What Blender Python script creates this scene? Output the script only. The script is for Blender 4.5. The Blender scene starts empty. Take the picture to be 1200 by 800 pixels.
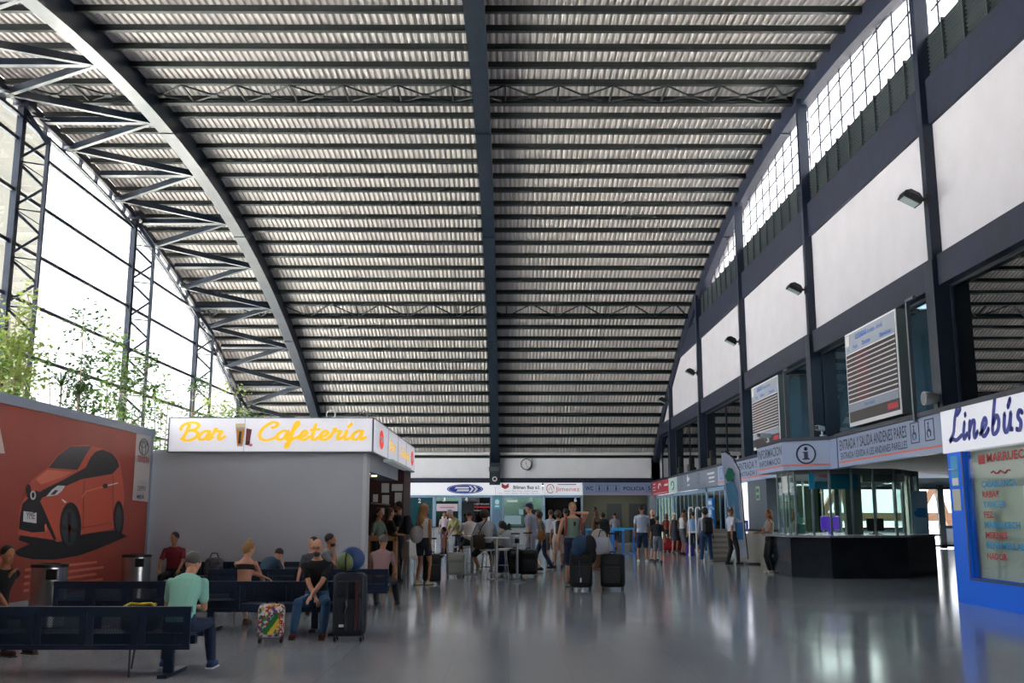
import bpy, bmesh, math, random
from mathutils import Vector, Matrix
import numpy as np
random.seed(7)
PI = math.pi
SC = bpy.context.scene
COL = SC.collection

# ---------------------------------------------------------------- camera
EYE = 1.5
PITCH = math.atan(206/1167); YAW = math.atan(4*math.cos(PITCH)/1167)
cam = bpy.data.cameras.new('camera'); camo = bpy.data.objects.new('camera', cam); COL.objects.link(camo)
cam.sensor_width = 36; cam.lens = 1167/1200*36; cam.clip_end = 600; cam.clip_start = .05
camo.location = (0, 0, EYE); camo.rotation_euler = (PI/2+PITCH, 0, -YAW)
SC.camera = camo

# ---------------------------------------------------------------- world, sun, exposure
SC.view_settings.view_transform = 'Standard'; SC.view_settings.look = 'None'
SC.view_settings.gamma = 1; SC.view_settings.use_curve_mapping = False
SC.view_settings.exposure = 1.12
w = bpy.data.worlds.new('sky'); SC.world = w; w.use_nodes = True
nt = w.node_tree; nt.nodes.clear()
bg = nt.nodes.new('ShaderNodeBackground'); wo = nt.nodes.new('ShaderNodeOutputWorld')
bg.inputs[0].default_value = (.95, .95, 1.0, 1); bg.inputs[1].default_value = 2.2
nt.links.new(bg.outputs[0], wo.inputs[0])
sd = bpy.data.lights.new('sun', 'SUN'); sd.energy = 34.0; sd.angle = .02; sd.color = (1, .95, .93)
so = bpy.data.objects.new('sun', sd); COL.objects.link(so); so.rotation_euler = (math.radians(-38), 0, 0)  # from +Y, high
def portal(name, loc, rot, sx, sy):
    l = bpy.data.lights.new(name, 'AREA'); l.shape = 'RECTANGLE'; l.size = sx; l.size_y = sy
    l.cycles.is_portal = True
    o = bpy.data.objects.new(name, l); COL.objects.link(o); o.location = loc; o.rotation_euler = rot
portal('window_light_left', (-14.2, 27, 6.6), (0, -PI/2, 0), 13.0, 59)
portal('window_light_right', (8.75, 27, 12.1), (0, PI/2, 0), 2.4, 40)
portal('window_light_wing', (17, 50.4, 2.1), (-PI/2, 0, 0), 17, 2.9)
SC.cycles.use_denoising = True
SC.cycles.max_bounces = 8; SC.cycles.diffuse_bounces = 4; SC.cycles.glossy_bounces = 4
SC.cycles.transparent_max_bounces = 16; SC.cycles.transmission_bounces = 4
SC.cycles.sample_clamp_indirect = 6; SC.cycles.caustics_reflective = False; SC.cycles.caustics_refractive = False

# ---------------------------------------------------------------- pixel -> place (a stated real depth), for surveying only
_f = Vector((math.sin(YAW)*math.cos(PITCH), math.cos(YAW)*math.cos(PITCH), math.sin(PITCH)))
_r = Vector((math.cos(YAW), -math.sin(YAW), 0)); _u = _r.cross(_f)
def _ray(px, py): return _f*1167 + _r*(px-600) - _u*(py-400)
def onX(px, py, X):
    d = _ray(px, py); t = X/d.x; return (d.y*t, EYE+d.z*t)          # -> (y, z)
def onY(px, py, Y):
    d = _ray(px, py); t = Y/d.y; return (d.x*t, EYE+d.z*t)          # -> (x, z)
def gx(px, Y): return onY(px, 606, Y)[0]

# ---------------------------------------------------------------- materials
def lin(h):
    h = h.lstrip('#'); o = []
    for i in (0, 2, 4):
        c = int(h[i:i+2], 16)/255; o.append(c/12.92 if c <= .04045 else ((c+.055)/1.055)**2.4)
    return tuple(o)+(1,)
_M = {}
def mat(name, hexc, rough=.5, metal=0, emit=0, noise=0, nscale=8, spec=.5, bump=0, coat=0):
    if name in _M: return _M[name]
    m = bpy.data.materials.new(name); m.use_nodes = True; _M[name] = m
    nt = m.node_tree; b = nt.nodes['Principled BSDF']
    c = lin(hexc)
    b.inputs['Base Color'].default_value = c; b.inputs['Roughness'].default_value = rough
    b.inputs['Metallic'].default_value = metal; b.inputs['Specular IOR Level'].default_value = spec
    if coat: b.inputs['Coat Weight'].default_value = coat; b.inputs['Coat Roughness'].default_value = .1
    if emit:
        b.inputs['Emission Color'].default_value = c; b.inputs['Emission Strength'].default_value = emit
    if noise or bump:
        tc = nt.nodes.new('ShaderNodeTexCoord'); n = nt.nodes.new('ShaderNodeTexNoise')
        n.inputs['Scale'].default_value = nscale; n.inputs['Detail'].default_value = 5
        nt.links.new(tc.outputs['Object'], n.inputs['Vector'])
        if noise:
            r = nt.nodes.new('ShaderNodeMapRange'); r.inputs['To Min'].default_value = 1-noise; r.inputs['To Max'].default_value = 1+noise
            r.inputs['From Min'].default_value = .3; r.inputs['From Max'].default_value = .7
            nt.links.new(n.outputs['Fac'], r.inputs['Value'])
            mx = nt.nodes.new('ShaderNodeMix'); mx.data_type = 'RGBA'; mx.blend_type = 'MULTIPLY'; mx.inputs['Factor'].default_value = 1
            mx.inputs['A'].default_value = c; nt.links.new(r.outputs[0], mx.inputs['B']); nt.links.new(mx.outputs['Result'], b.inputs['Base Color'])
        if bump:
            bp = nt.nodes.new('ShaderNodeBump'); bp.inputs['Strength'].default_value = bump; bp.inputs['Distance'].default_value = .02
            nt.links.new(n.outputs['Fac'], bp.inputs['Height']); nt.links.new(bp.outputs[0], b.inputs['Normal'])
    return m
def glass_mat(name, tint, refl=.06, rough=.0, fres=1.5):
    if name in _M: return _M[name]
    m = bpy.data.materials.new(name); m.use_nodes = True; _M[name] = m
    nt = m.node_tree; nt.nodes.clear()
    out = nt.nodes.new('ShaderNodeOutputMaterial'); mix = nt.nodes.new('ShaderNodeMixShader')
    t = nt.nodes.new('ShaderNodeBsdfTransparent'); g = nt.nodes.new('ShaderNodeBsdfGlossy'); fr = nt.nodes.new('ShaderNodeLayerWeight'); pw = nt.nodes.new('ShaderNodeMath'); pw.operation = 'POWER'; pw.inputs[1].default_value = 5.0
    ad = nt.nodes.new('ShaderNodeMath'); ad.operation = 'ADD'; ad.use_clamp = True; ad.inputs[1].default_value = refl
    t.inputs[0].default_value = lin(tint); g.inputs['Roughness'].default_value = rough
    nt.links.new(fr.outputs['Facing'], pw.inputs[0]); nt.links.new(pw.outputs[0], ad.inputs[0]); nt.links.new(ad.outputs[0], mix.inputs[0])
    nt.links.new(t.outputs[0], mix.inputs[1]); nt.links.new(g.outputs[0], mix.inputs[2]); nt.links.new(mix.outputs[0], out.inputs[0])
    return m
def perf_mat(name, hexc, pitch=.016):
    """painted sheet steel punched with round holes"""
    m = bpy.data.materials.new(name); m.use_nodes = True; _M[name] = m
    nt = m.node_tree; b = nt.nodes['Principled BSDF']; out = nt.nodes['Material Output']
    b.inputs['Base Color'].default_value = lin(hexc); b.inputs['Roughness'].default_value = .4
    tc = nt.nodes.new('ShaderNodeTexCoord'); mp = nt.nodes.new('ShaderNodeMapping'); mp.inputs['Scale'].default_value = (1/pitch, 0, 1/pitch)
    mp.inputs['Rotation'].default_value = (0, PI/4, 0)
    fr = nt.nodes.new('ShaderNodeVectorMath'); fr.operation = 'FRACTION'
    sb = nt.nodes.new('ShaderNodeVectorMath'); sb.operation = 'SUBTRACT'; sb.inputs[1].default_value = (.5, 0, .5)
    ln = nt.nodes.new('ShaderNodeVectorMath'); ln.operation = 'LENGTH'
    lt = nt.nodes.new('ShaderNodeMath'); lt.operation = 'LESS_THAN'; lt.inputs[1].default_value = .33
    tr = nt.nodes.new('ShaderNodeBsdfTransparent'); mix = nt.nodes.new('ShaderNodeMixShader')
    L = nt.links.new
    L(tc.outputs['Object'], mp.inputs[0]); L(mp.outputs[0], fr.inputs[0]); L(fr.outputs[0], sb.inputs[0]); L(sb.outputs[0], ln.inputs[0])
    L(ln.outputs['Value'], lt.inputs[0]); L(lt.outputs[0], mix.inputs[0]); L(b.outputs[0], mix.inputs[1]); L(tr.outputs[0], mix.inputs[2]); L(mix.outputs[0], out.inputs[0])
    return m
def floor_mat():
    m = bpy.data.materials.new('polished_granite'); m.use_nodes = True
    nt = m.node_tree; b = nt.nodes['Principled BSDF']; L = nt.links.new
    tc = nt.nodes.new('ShaderNodeTexCoord')
    n = nt.nodes.new('ShaderNodeTexNoise'); n.inputs['Scale'].default_value = 90; n.inputs['Detail'].default_value = 3
    n2 = nt.nodes.new('ShaderNodeTexNoise'); n2.inputs['Scale'].default_value = .7; n2.inputs['Detail'].default_value = 4
    br = nt.nodes.new('ShaderNodeTexBrick'); br.inputs['Scale'].default_value = 1; br.offset = 0
    br.inputs['Brick Width'].default_value = .6; br.inputs['Row Height'].default_value = .6; br.inputs['Mortar Size'].default_value = .003
    br.inputs['Color1'].default_value = (1, 1, 1, 1); br.inputs['Color2'].default_value = (.95, .95, .95, 1); br.inputs['Mortar'].default_value = (.78, .78, .78, 1)
    cr = nt.nodes.new('ShaderNodeValToRGB'); cr.color_ramp.elements[0].position = .35; cr.color_ramp.elements[1].position = .68
    cr.color_ramp.elements[0].color = lin('#848c95'); cr.color_ramp.elements[1].color = lin('#b2b9c1')
    mx = nt.nodes.new('ShaderNodeMix'); mx.data_type = 'RGBA'; mx.blend_type = 'MULTIPLY'; mx.inputs['Factor'].default_value = .8
    for a in (n, n2, br): L(tc.outputs['Object'], a.inputs['Vector'])
    L(n.outputs['Fac'], cr.inputs[0]); L(cr.outputs[0], mx.inputs['A']); L(br.outputs['Color'], mx.inputs['B']); L(mx.outputs['Result'], b.inputs['Base Color'])
    mr = nt.nodes.new('ShaderNodeMapRange'); mr.inputs['To Min'].default_value = .08; mr.inputs['To Max'].default_value = .16
    L(n2.outputs['Fac'], mr.inputs[0]); L(mr.outputs[0], b.inputs['Roughness'])
    b.inputs['Specular IOR Level'].default_value = .5
    return m
M_NAVY = mat('navy_steel', '#101c30', .45, noise=.15, nscale=3)
M_DARK = mat('dark_green_steel', '#0c1618', .55)
M_BAND = mat('navy_beam_paint', '#131b33', .6, noise=.3, nscale=2.5)
M_ARCH = mat('arch_paint', '#0b1827', .32, noise=.08, nscale=2, spec=.55)
M_BENCH = mat('bench_navy', '#10243c', .35)
M_PERF = perf_mat('bench_perforated', '#10243c')
M_WHITE = mat('white_plaster', '#bcb9c2', .85, noise=.04, nscale=1.6, bump=.15)
M_SHEET = mat('corrugated_sheet', '#c0bab9', .55, noise=.05, nscale=2)
M_CHROME = mat('brushed_steel', '#a8a8a8', .28, metal=1)
M_GREYM = mat('grey_metal', '#6d747a', .4, metal=.6)
M_BLACK = mat('black_plastic', '#101214', .5)
M_PAPER = mat('paper', '#dcdcd8', .7)
M_WPL = mat('white_plastic', '#d4d4d2', .45)
M_GLASS = glass_mat('clear_glass', '#f4f8f8', .03)
M_GLASSG = glass_mat('green_tinted_glass', '#dfeae6', .05)
M_GLASSD = glass_mat('dark_office_glass', '#6b7c84', .16, .01)

# ---------------------------------------------------------------- mesh helpers
class MB:
    def __init__(s): s.v = []; s.f = []
    def add(s, vs, fs):
        o = len(s.v); s.v += [tuple(p) for p in vs]; s.f += [tuple(i+o for i in f) for f in fs]; return s
    def box(s, x0, x1, y0, y1, z0, z1):
        v = [(x, y, z) for z in (z0, z1) for y in (y0, y1) for x in (x0, x1)]
        return s.add(v, [(0, 2, 3, 1), (4, 5, 7, 6), (0, 1, 5, 4), (2, 6, 7, 3), (0, 4, 6, 2), (1, 3, 7, 5)])
    def cbox(s, c, sz, rz=0):
        m = Matrix.Rotation(rz, 3, 'Z'); h = [a/2 for a in sz]
        v = [Vector(c)+m@Vector((x*h[0], y*h[1], z*h[2])) for z in (-1, 1) for y in (-1, 1) for x in (-1, 1)]
        return s.add(v, [(0, 2, 3, 1), (4, 5, 7, 6), (0, 1, 5, 4), (2, 6, 7, 3), (0, 4, 6, 2), (1, 3, 7, 5)])
    def bar(s, p, q, w, h, up=(0, 0, 1)):
        """rectangular bar from p to q, w sideways, h along up"""
        p = Vector(p); q = Vector(q); d = (q-p).normalized(); u = Vector(up)
        if abs(d.dot(u)) > .98: u = Vector((0, 1, 0))
        a = d.cross(u).normalized(); b = a.cross(d).normalized()
        v = [c+a*(i*w/2)+b*(j*h/2) for c in (p, q) for i, j in ((-1, -1), (1, -1), (1, 1), (-1, 1))]
        return s.add(v, [(0, 3, 2, 1), (4, 5, 6, 7), (0, 1, 5, 4), (1, 2, 6, 5), (2, 3, 7, 6), (3, 0, 4, 7)])
    def tube(s, pts, rs, n=10, caps=True):
        pts = [Vector(p) for p in pts]
        if not hasattr(rs, '__len__'): rs = [rs]*len(pts)
        rings = []; prev = None
        for i, p in enumerate(pts):
            d = (pts[min(i+1, len(pts)-1)]-pts[max(i-1, 0)]).normalized()
            ref = prev if prev else (Vector((0, 0, 1)) if abs(d.z) < .9 else Vector((1, 0, 0)))
            a = (ref-d*ref.dot(d)).normalized(); b = d.cross(a); prev = a
            r = rs[i]; rx, ry = r if hasattr(r, '__len__') else (r, r)
            rings.append([p+a*math.cos(t)*rx+b*math.sin(t)*ry for t in [2*PI*k/n for k in range(n)]])
        return s.loft(rings, caps)
    def loft(s, rings, caps=True):
        n = len(rings[0]); v = [p for r in rings for p in r]; f = []
        for i in range(len(rings)-1):
            for k in range(n):
                f.append((i*n+k, i*n+(k+1) % n, (i+1)*n+(k+1) % n, (i+1)*n+k))
        if caps:
            f.append(tuple(range(n))[::-1]); f.append(tuple((len(rings)-1)*n+k for k in range(n)))
        return s.add(v, f)
    def lathe(s, prof, c=(0, 0, 0), n=20):
        return s.loft([[(c[0]+r*math.cos(2*PI*k/n), c[1]+r*math.sin(2*PI*k/n), c[2]+z) for k in range(n)] for r, z in prof])
    def ell(s, c, r, n=12, m=8, rot=None):
        c = Vector(c); rings = []
        for i in range(m+1):
            t = PI*i/m; rr = max(math.sin(t), .02)
            ring = [Vector((r[0]*rr*math.cos(2*PI*k/n), r[1]*rr*math.sin(2*PI*k/n), -r[2]*math.cos(t))) for k in range(n)]
            rings.append([c+(rot@p if rot else p) for p in ring])
        return s.loft(rings)
    def rbox(s, c, sz, r=.04, rz=0, n=4):
        """box with rounded vertical and horizontal edges"""
        hx, hy, hz = sz[0]/2, sz[1]/2, sz[2]/2; r = min(r, hx*.98, hy*.98, hz*.98)
        rings = []; m = Matrix.Rotation(rz, 3, 'Z'); c = Vector(c)
        lev = [(-hz+r-r*math.cos(a), r-r*math.sin(a)) for a in [PI/2*k/n for k in range(n+1)]]
        lev += [(-z, ins) for z, ins in reversed(lev)]
        for z, ins in lev:
            ring = []
            for cx, cy, a0 in ((1, 1, 0), (-1, 1, PI/2), (-1, -1, PI), (1, -1, 1.5*PI)):
                for k in range(n+1):
                    a = a0+PI/2*k/n; q = max(r-ins, .001)
                    ring.append(c+m@Vector((cx*(hx-r)+q*math.cos(a), cy*(hy-r)+q*math.sin(a), z)))
            rings.append(ring)
        return s.loft(rings)
    def poly(s, pts, thick, nrm):
        """flat polygon extruded along nrm"""
        n = len(pts); nv = Vector(nrm)*thick; a = [Vector(p) for p in pts]; b = [p+nv for p in a]
        return s.add(a+b, [tuple(range(n))[::-1], tuple(range(n, 2*n))]+[(i, (i+1) % n, (i+1) % n+n, i+n) for i in range(n)])
    def build(s, name, m, parent=None, smooth=False, loc=None):
        me = bpy.data.meshes.new(name); me.from_pydata(s.v, [], s.f); me.update()
        bm = bmesh.new(); bm.from_mesh(me); bmesh.ops.recalc_face_normals(bm, faces=bm.faces); bm.to_mesh(me); bm.free()
        me.materials.append(m)
        if smooth:
            for p in me.polygons: p.use_smooth = True
            try: me.set_sharp_from_angle(angle=math.radians(40))
            except Exception: pass
        o = bpy.data.objects.new(name, me); COL.objects.link(o)
        if parent: o.parent = parent
        if loc: o.location = loc
        return o
def tag(o, label=None, cat=None, group=None, kind=None):
    if label: o['label'] = label
    if cat: o['category'] = cat
    if group: o['group'] = group
    if kind: o['kind'] = kind
    return o
def empty(name, loc=(0, 0, 0), rz=0, label=None, cat=None, group=None, kind=None):
    o = bpy.data.objects.new(name, None); COL.objects.link(o); o.location = loc; o.rotation_euler = (0, 0, rz)
    return tag(o, label, cat, group, kind)
def kids(o): return [c for c in bpy.data.objects if c.parent == o]
def copy_tree(o, parent=None):
    c = o.copy(); COL.objects.link(c); c.parent = parent
    for ch in kids(o): copy_tree(ch, c)
    return c
def struct(o): o['kind'] = 'structure'; return o

_FONT = [None]
def text(s, m, parent, org, u, v, w=None, h=None, name='lettering', bold=0.0, thick=.004):
    """flat raised lettering: lower-left corner org, unit directions u (reading) and v (up), fitted to w x h"""
    cu = bpy.data.curves.new('t', 'FONT'); cu.body = s; cu.size = 1; cu.offset = bold; cu.resolution_u = 2
    ob = bpy.data.objects.new('t', cu); me = bpy.data.meshes.new_from_object(ob)
    bpy.data.objects.remove(ob); bpy.data.curves.remove(cu)
    co = np.array([tuple(p.co) for p in me.vertices]) if len(me.vertices) else np.zeros((1, 3))
    mn = co.min(0); mx = co.max(0); sz = mx-mn
    if h is None: h = w*sz[1]/sz[0]
    if w is None: w = h*sz[0]/sz[1]
    u = Vector(u); v = Vector(v); nn = u.cross(v); org = Vector(org)
    for p in me.vertices:
        p.co = org+u*((p.co.x-mn[0])/sz[0]*w)+v*((p.co.y-mn[1])/sz[1]*h)+nn*thick
    me.materials.clear(); me.materials.append(m)
    o = bpy.data.objects.new(name, me); COL.objects.link(o)
    if parent: o.parent = parent
    return o
def smooth_pts(P, k=6):
    out = []; n = len(P)
    for i in range(n-1):
        p0 = P[max(i-1, 0)]; p1 = P[i]; p2 = P[i+1]; p3 = P[min(i+2, n-1)]
        for j in range(k):
            t = j/k
            out.append(tuple(.5*((2*p1[a])+(-p0[a]+p2[a])*t+(2*p0[a]-5*p1[a]+4*p2[a]-p3[a])*t*t+(-p0[a]+3*p1[a]-3*p2[a]+p3[a])*t**3) for a in (0, 1)))
    out.append(tuple(P[-1])); return out
GLY = {
 'B': [[(.42, 1.75), (.34, 1.0), (.2, .15)], [(.0, 1.15), (.02, 1.5), (.25, 1.85), (.7, 1.95), (.95, 1.65), (.8, 1.2), (.4, 1.02), (.85, .95), (.98, .5), (.75, .05), (.4, -.1), (.12, .12)]],
 'C': [[(.72, 1.35), (.95, 1.5), (.98, 1.85), (.7, 1.95), (.3, 1.5), (.06, .8), (.14, .15), (.5, -.08), (.9, .15), (1.1, .45)]],
 'L': [[(.62, 1.55), (.86, 1.85), (.66, 2.05), (.45, 1.4), (.35, .5), (.05, .0), (.28, .12), (.6, .02), (1.0, .25)]],
 'a': [[(.8, .8), (.55, 1.0), (.2, .7), (.1, .3), (.28, .0), (.6, .2), (.82, .95)], [(.82, .95), (.72, .35), (.82, .02), (1.1, .3)]],
 'e': [[(-.05, .15), (.45, .4), (.75, .75), (.52, 1.0), (.22, .65), (.2, .2), (.48, -.02), (.8, .12), (1.05, .35)]],
 't': [[(.55, 1.7), (.4, .8), (.4, .15), (.65, .0), (1.05, .3)], [(.1, 1.08), (.95, 1.18)]],
 'r': [[(-.05, .2), (.25, .8), (.35, 1.25), (.5, .98), (.82, .95), (.66, .4), (.75, .03), (1.1, .35)]],
 'í': [[(.4, 1.0), (.28, .4), (.42, .02), (1.0, .3)], [(.5, 1.4), (.78, 1.8)]],
 'i': [[(.45, 1.0), (.3, .4), (.45, .02), (1.0, .3)], [(.55, 1.4), (.6, 1.5)]],
 'f': [[(-.1, .3), (.35, .9), (.8, 1.7), (.72, 2.0), (.5, 1.6), (.35, .4), (.2, -.6), (.02, -.85), (.0, -.5), (.35, -.05), (1.0, .35)]],
 'n': [[(.05, 1.0), (.0, .0)], [(.02, .4), (.35, .95), (.65, .9), (.6, .25), (.75, .0), (1.05, .3)]],
 'b': [[(.35, 2.0), (.18, 1.0), (.12, .2), (.4, .0), (.8, .25), (.85, .75), (.55, 1.0), (.2, .6)]],
 'ú': [[(.12, 1.0), (.1, .25), (.38, .0), (.7, .35), (.85, 1.0)], [(.85, 1.0), (.8, .2), (1.05, .1)], [(.5, 1.35), (.75, 1.75)]],
 's': [[(.85, .9), (.5, 1.02), (.3, .72), (.7, .4), (.6, .02), (.15, .05)]],
}
def script(items, m, parent, org, u, v, xh, stroke, name='lettering', slant=.12):
    """hand-lettered brush script; items = [(char, x0, x1)] along u"""
    b = MB(); u = Vector(u); v = Vector(v); nn = u.cross(v); org = Vector(org)
    k = 0
    for ch, x0, x1 in items:
        for st in GLY[ch]:
            k += 1; P = smooth_pts(st); Q = [(x0+p[0]*(x1-x0)+p[1]*xh*slant, p[1]*xh) for p in P]
            L = []; R = []
            for i, q in enumerate(Q):
                a = Q[max(i-1, 0)]; c = Q[min(i+1, len(Q)-1)]
                d = Vector((c[0]-a[0], c[1]-a[1])); d = d.normalized() if d.length > 1e-6 else Vector((1, 0))
                wd = stroke/2*(.72+.45*abs(d.y))
                L.append(org+u*(q[0]-d.y*wd)+v*(q[1]+d.x*wd)+nn*(.004+.0002*k)); R.append(org+u*(q[0]+d.y*wd)+v*(q[1]-d.x*wd)+nn*(.004+.0002*k))
            n = len(Q); b.add(L+R, [(i, i+1, n+i+1, n+i) for i in range(n-1)])
            for e in (0, -1):
                b.add([org+u*(Q[e][0]+math.cos(t)*stroke*.45)+v*(Q[e][1]+math.sin(t)*stroke*.45)+nn*(.004+.0002*k) for t in [2*PI*j/10 for j in range(10)]], [tuple(range(10))])
    return b.build(name, m, parent)
# ================================================================ STRUCTURE
YC, ZC, RR = 27.2, -42.58, 56.06           # the vault: apex half way down the hall
XL, XW, XR = -14.0, 8.3, 8.1              # left glazing, right wall, right fascia
YB, YF = -2.5, 56.9
def roof(s, dr=0):
    a = s/RR; return (YC+(RR+dr)*math.sin(a), ZC+(RR+dr)*math.cos(a))
def roofz(y, dr=0): return ZC+math.sqrt((RR+dr)**2-(y-YC)**2)
struct(MB().box(-14.3, 30, YB-.3, 60.6, -.3, 0).build('floor', floor_mat()))
# ceiling: trapezoid-ribbed steel sheet over the purlins, running down the slope
def corrugated():
    prof = []; p = .175; x = -14.1
    while x < 8.9:
        prof += [(x, 0), (x+.065, 0), (x+.095, .05), (x+.145, .05)]; x += p
    n = len(prof); S = 60; vs = []; fs = []
    for i in range(S+1):
        s = -31.6+63.2*i/S
        for (x, d) in prof:
            y, z = roof(s, .06+d); vs.append((x, y, z))
    for i in range(S):
        for k in range(n-1): fs.append((i*n+k, i*n+k+1, (i+1)*n+k+1, (i+1)*n+k))
    b = MB(); b.add(vs, fs); return b
struct(corrugated().build('ceiling', M_SHEET))
S_PUR = [-31.1+.0]; 
_pos = [0.0]; 
while _pos[-1] < 30.3: _pos.append(_pos[-1]+1.16-.0052*_pos[-1])
S_PUR = sorted([-s for s in _pos[1:] if s < 31]+_pos)
for s in S_PUR:
    if s < -13: continue
    y, z = roof(s, -.05); a = s/RR
    b = MB(); up = (0, math.sin(a), math.cos(a))
    b.bar((-14.0, y, z), (8.3, y, z), .10, .15, up)
    yy, zz = roof(s, -.13)
    b.bar((-14.0, yy, zz), (8.3, yy, zz), .15, .012, up)
    tag(b.build('roof_purlin', M_DARK), 'dark steel purlin running across the hall under the corrugated roof', 'roof beam', 'roof purlins')
def arch(x0, x1, depth, label, m, s0=-31, s1=31.2):
    t = empty('roof_arch', (0, 0, 0), 0, label, 'roof arch')
    vs = []; N = 64
    for i in range(N+1):
        s = s0+(s1-s0)*i/N
        for x, d in ((x0, -depth), (x1, -depth), (x1, .03), (x0, .03)):
            y, z = roof(s, d); vs.append((x, y, z))
    b = MB(); fs = [(0, 1, 2, 3), tuple(N*4+k for k in (3, 2, 1, 0))]
    for i in range(N):
        for k in range(4): fs.append((i*4+k, i*4+(k+1) % 4, (i+1)*4+(k+1) % 4, (i+1)*4+k))
    b.add(vs, fs); b.build('arch_girder', m, t)
    for s in (-7.8, 1.4, 9.9, 19.5):
        y, z = roof(s, -depth-.012); c = MB(); a = s/RR
        c.bar((x0-.01, y, z), (x1+.01, y, z), .3, .02, (0, math.sin(a), math.cos(a))); c.build('splice_plate', m, t)
    return t
arch(-10.5, -10.08, .6, 'thick arched roof girder on the left, its underside lit by the windows', M_ARCH)
arch(-1.0, -.55, .6, 'thick arched roof girder running down the middle of the ceiling', M_ARCH)
arch(8.2, 8.5, .58, 'arched roof girder along the right wall above the high windows', M_BAND)
# bracing trusses between pairs of purlins
def truss(sA, sB, kind, label):
    t = empty('roof_truss', (0, 0, 0), 0, label, 'roof truss')
    yA, zA = roof(sA, -.14); yB, zB = roof(sB, -.14); ym, zm = roof((sA+sB)/2, -.2)
    P = 1.5 if kind == 'x' else 2.25
    x = -13.6; ch = MB(); we = MB(); po = MB()
    yl, zl = roof(sB, -.2); ch.bar((-13.6, yl, zl), (8.2, yl, zl), .22, .05)
    ch.build('chord', M_DARK, t)
    while x < 8.0:
        x1 = min(x+P, 8.2); xm = (x+x1)/2
        if kind == 'x':
            for (xx, yy, zz) in ((x, yA, zA), (x1, yA, zA), (x, yB, zB), (x1, yB, zB)):
                we.tube([(xx, yy, zz), (xm, ym, zm)], .03, 6)
            we.cbox((xm, ym, zm), (.2, .2, .06))
        else:
            for d in (-.05, .05):
                we.tube([(x, yB+d, zB), (xm-.12, yA+d, zA)], .024, 6); we.tube([(x1, yB+d, zB), (xm+.12, yA+d, zA)], .024, 6)
        MB().bar((x, yA, zA), (x, yB, zB), .05, .05).build('post', M_DARK, t)
        x += P
    we.build('web', M_DARK, t)
truss(S_PUR[S_PUR.index(0.0)-1], 0.0, 'x', 'flat lattice truss with crossed rods at the crown of the roof')
_i = min(range(len(S_PUR)), key=lambda i: abs(S_PUR[i]-16.6))
truss(S_PUR[_i], S_PUR[_i+1], 'z', 'zigzag lattice truss further down the slope of the roof')
# K-bracing bay beside the left glazing
GUS = [-9.4, -5.3, -1.3, 2.8, 6.9, 10.8, 14.6, 18.3, 22.0, 25.8, 29.4]
ARN = [(a+b)/2 for a, b in zip(GUS[:-1], GUS[1:])]
XG = -13.8
for i, s in enumerate(ARN):
    y, z = roof(s, -.42); a = s/RR; up = (0, math.sin(a), math.cos(a))
    tag(MB().bar((-13.68, y, z), (-10.52, y, z), .2, .17, up).build('brace_strut', M_ARCH), 'box strut joining the left arch to the edge beam above the windows', 'roof brace', 'roof edge struts')
for i in range(len(GUS)-1):
    g0 = roof(GUS[i], -.42); g1 = roof(GUS[i+1], -.42); n = roof(ARN[i], -.42)
    for g in (g0, g1):
        tag(MB().bar((XG, g[0], g[1]), (-10.56, n[0], n[1]), .13, .2).build('diagonal_brace', M_ARCH), 'diagonal brace between the left arch and the edge beam above the windows', 'roof brace', 'roof edge diagonals')
for g in GUS[1:]:
    y, z = roof(g, -.42)
    b = MB(); b.lathe([(.02, -.07), (.2, -.07), (.2, .02), (.02, .02)], (XG-.05, y, z-.02), 12)
    tag(b.build('gusset_plate', M_GREYM, None, True), 'grey round gusset plate where two roof diagonals meet the left edge beam', 'gusset', 'roof gussets')
def edge_strip(x0, x1, da, db, m, name, parent=None, s0=-30, s1=31, N=50):
    vs = []
    for i in range(N+1):
        s = s0+(s1-s0)*i/N
        for x, d in ((x0, da), (x1, da), (x1, db), (x0, db)):
            y, z = roof(s, d); vs.append((x, y, z))
    b = MB(); fs = [(0, 1, 2, 3), tuple(N*4+k for k in (3, 2, 1, 0))]
    for i in range(N):
        for k in range(4): fs.append((i*4+k, i*4+(k+1) % 4, (i+1)*4+(k+1) % 4, (i+1)*4+k))
    b.add(vs, fs); return b.build(name, m, parent)
t = empty('edge_beam', (0, 0, 0), 0, 'curved double edge beam over the tall windows on the left', 'roof beam')
edge_strip(-14.0, -13.86, -.4, -.24, M_NAVY, 'upper_chord', t)
edge_strip(-14.1, -13.98, -.16, -.02, M_NAVY, 'top_flange', t)
edge_strip(-14.1, -13.98, -.7, -.56, M_NAVY, 'lower_chord', t)
edge_strip(-13.9, -13.84, -.76, -.7, M_NAVY, 'inner_chord', t)
b = MB(); s = -28
while s < 31:
    p = roof(s, -.57); q = roof(s, -.1); b.bar((-14.03, p[0], p[1]), (-14.03, q[0], q[1]), .1, .1, (0, 1, 0)); s += 1.28
b.build('batten', M_NAVY, t)

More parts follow.
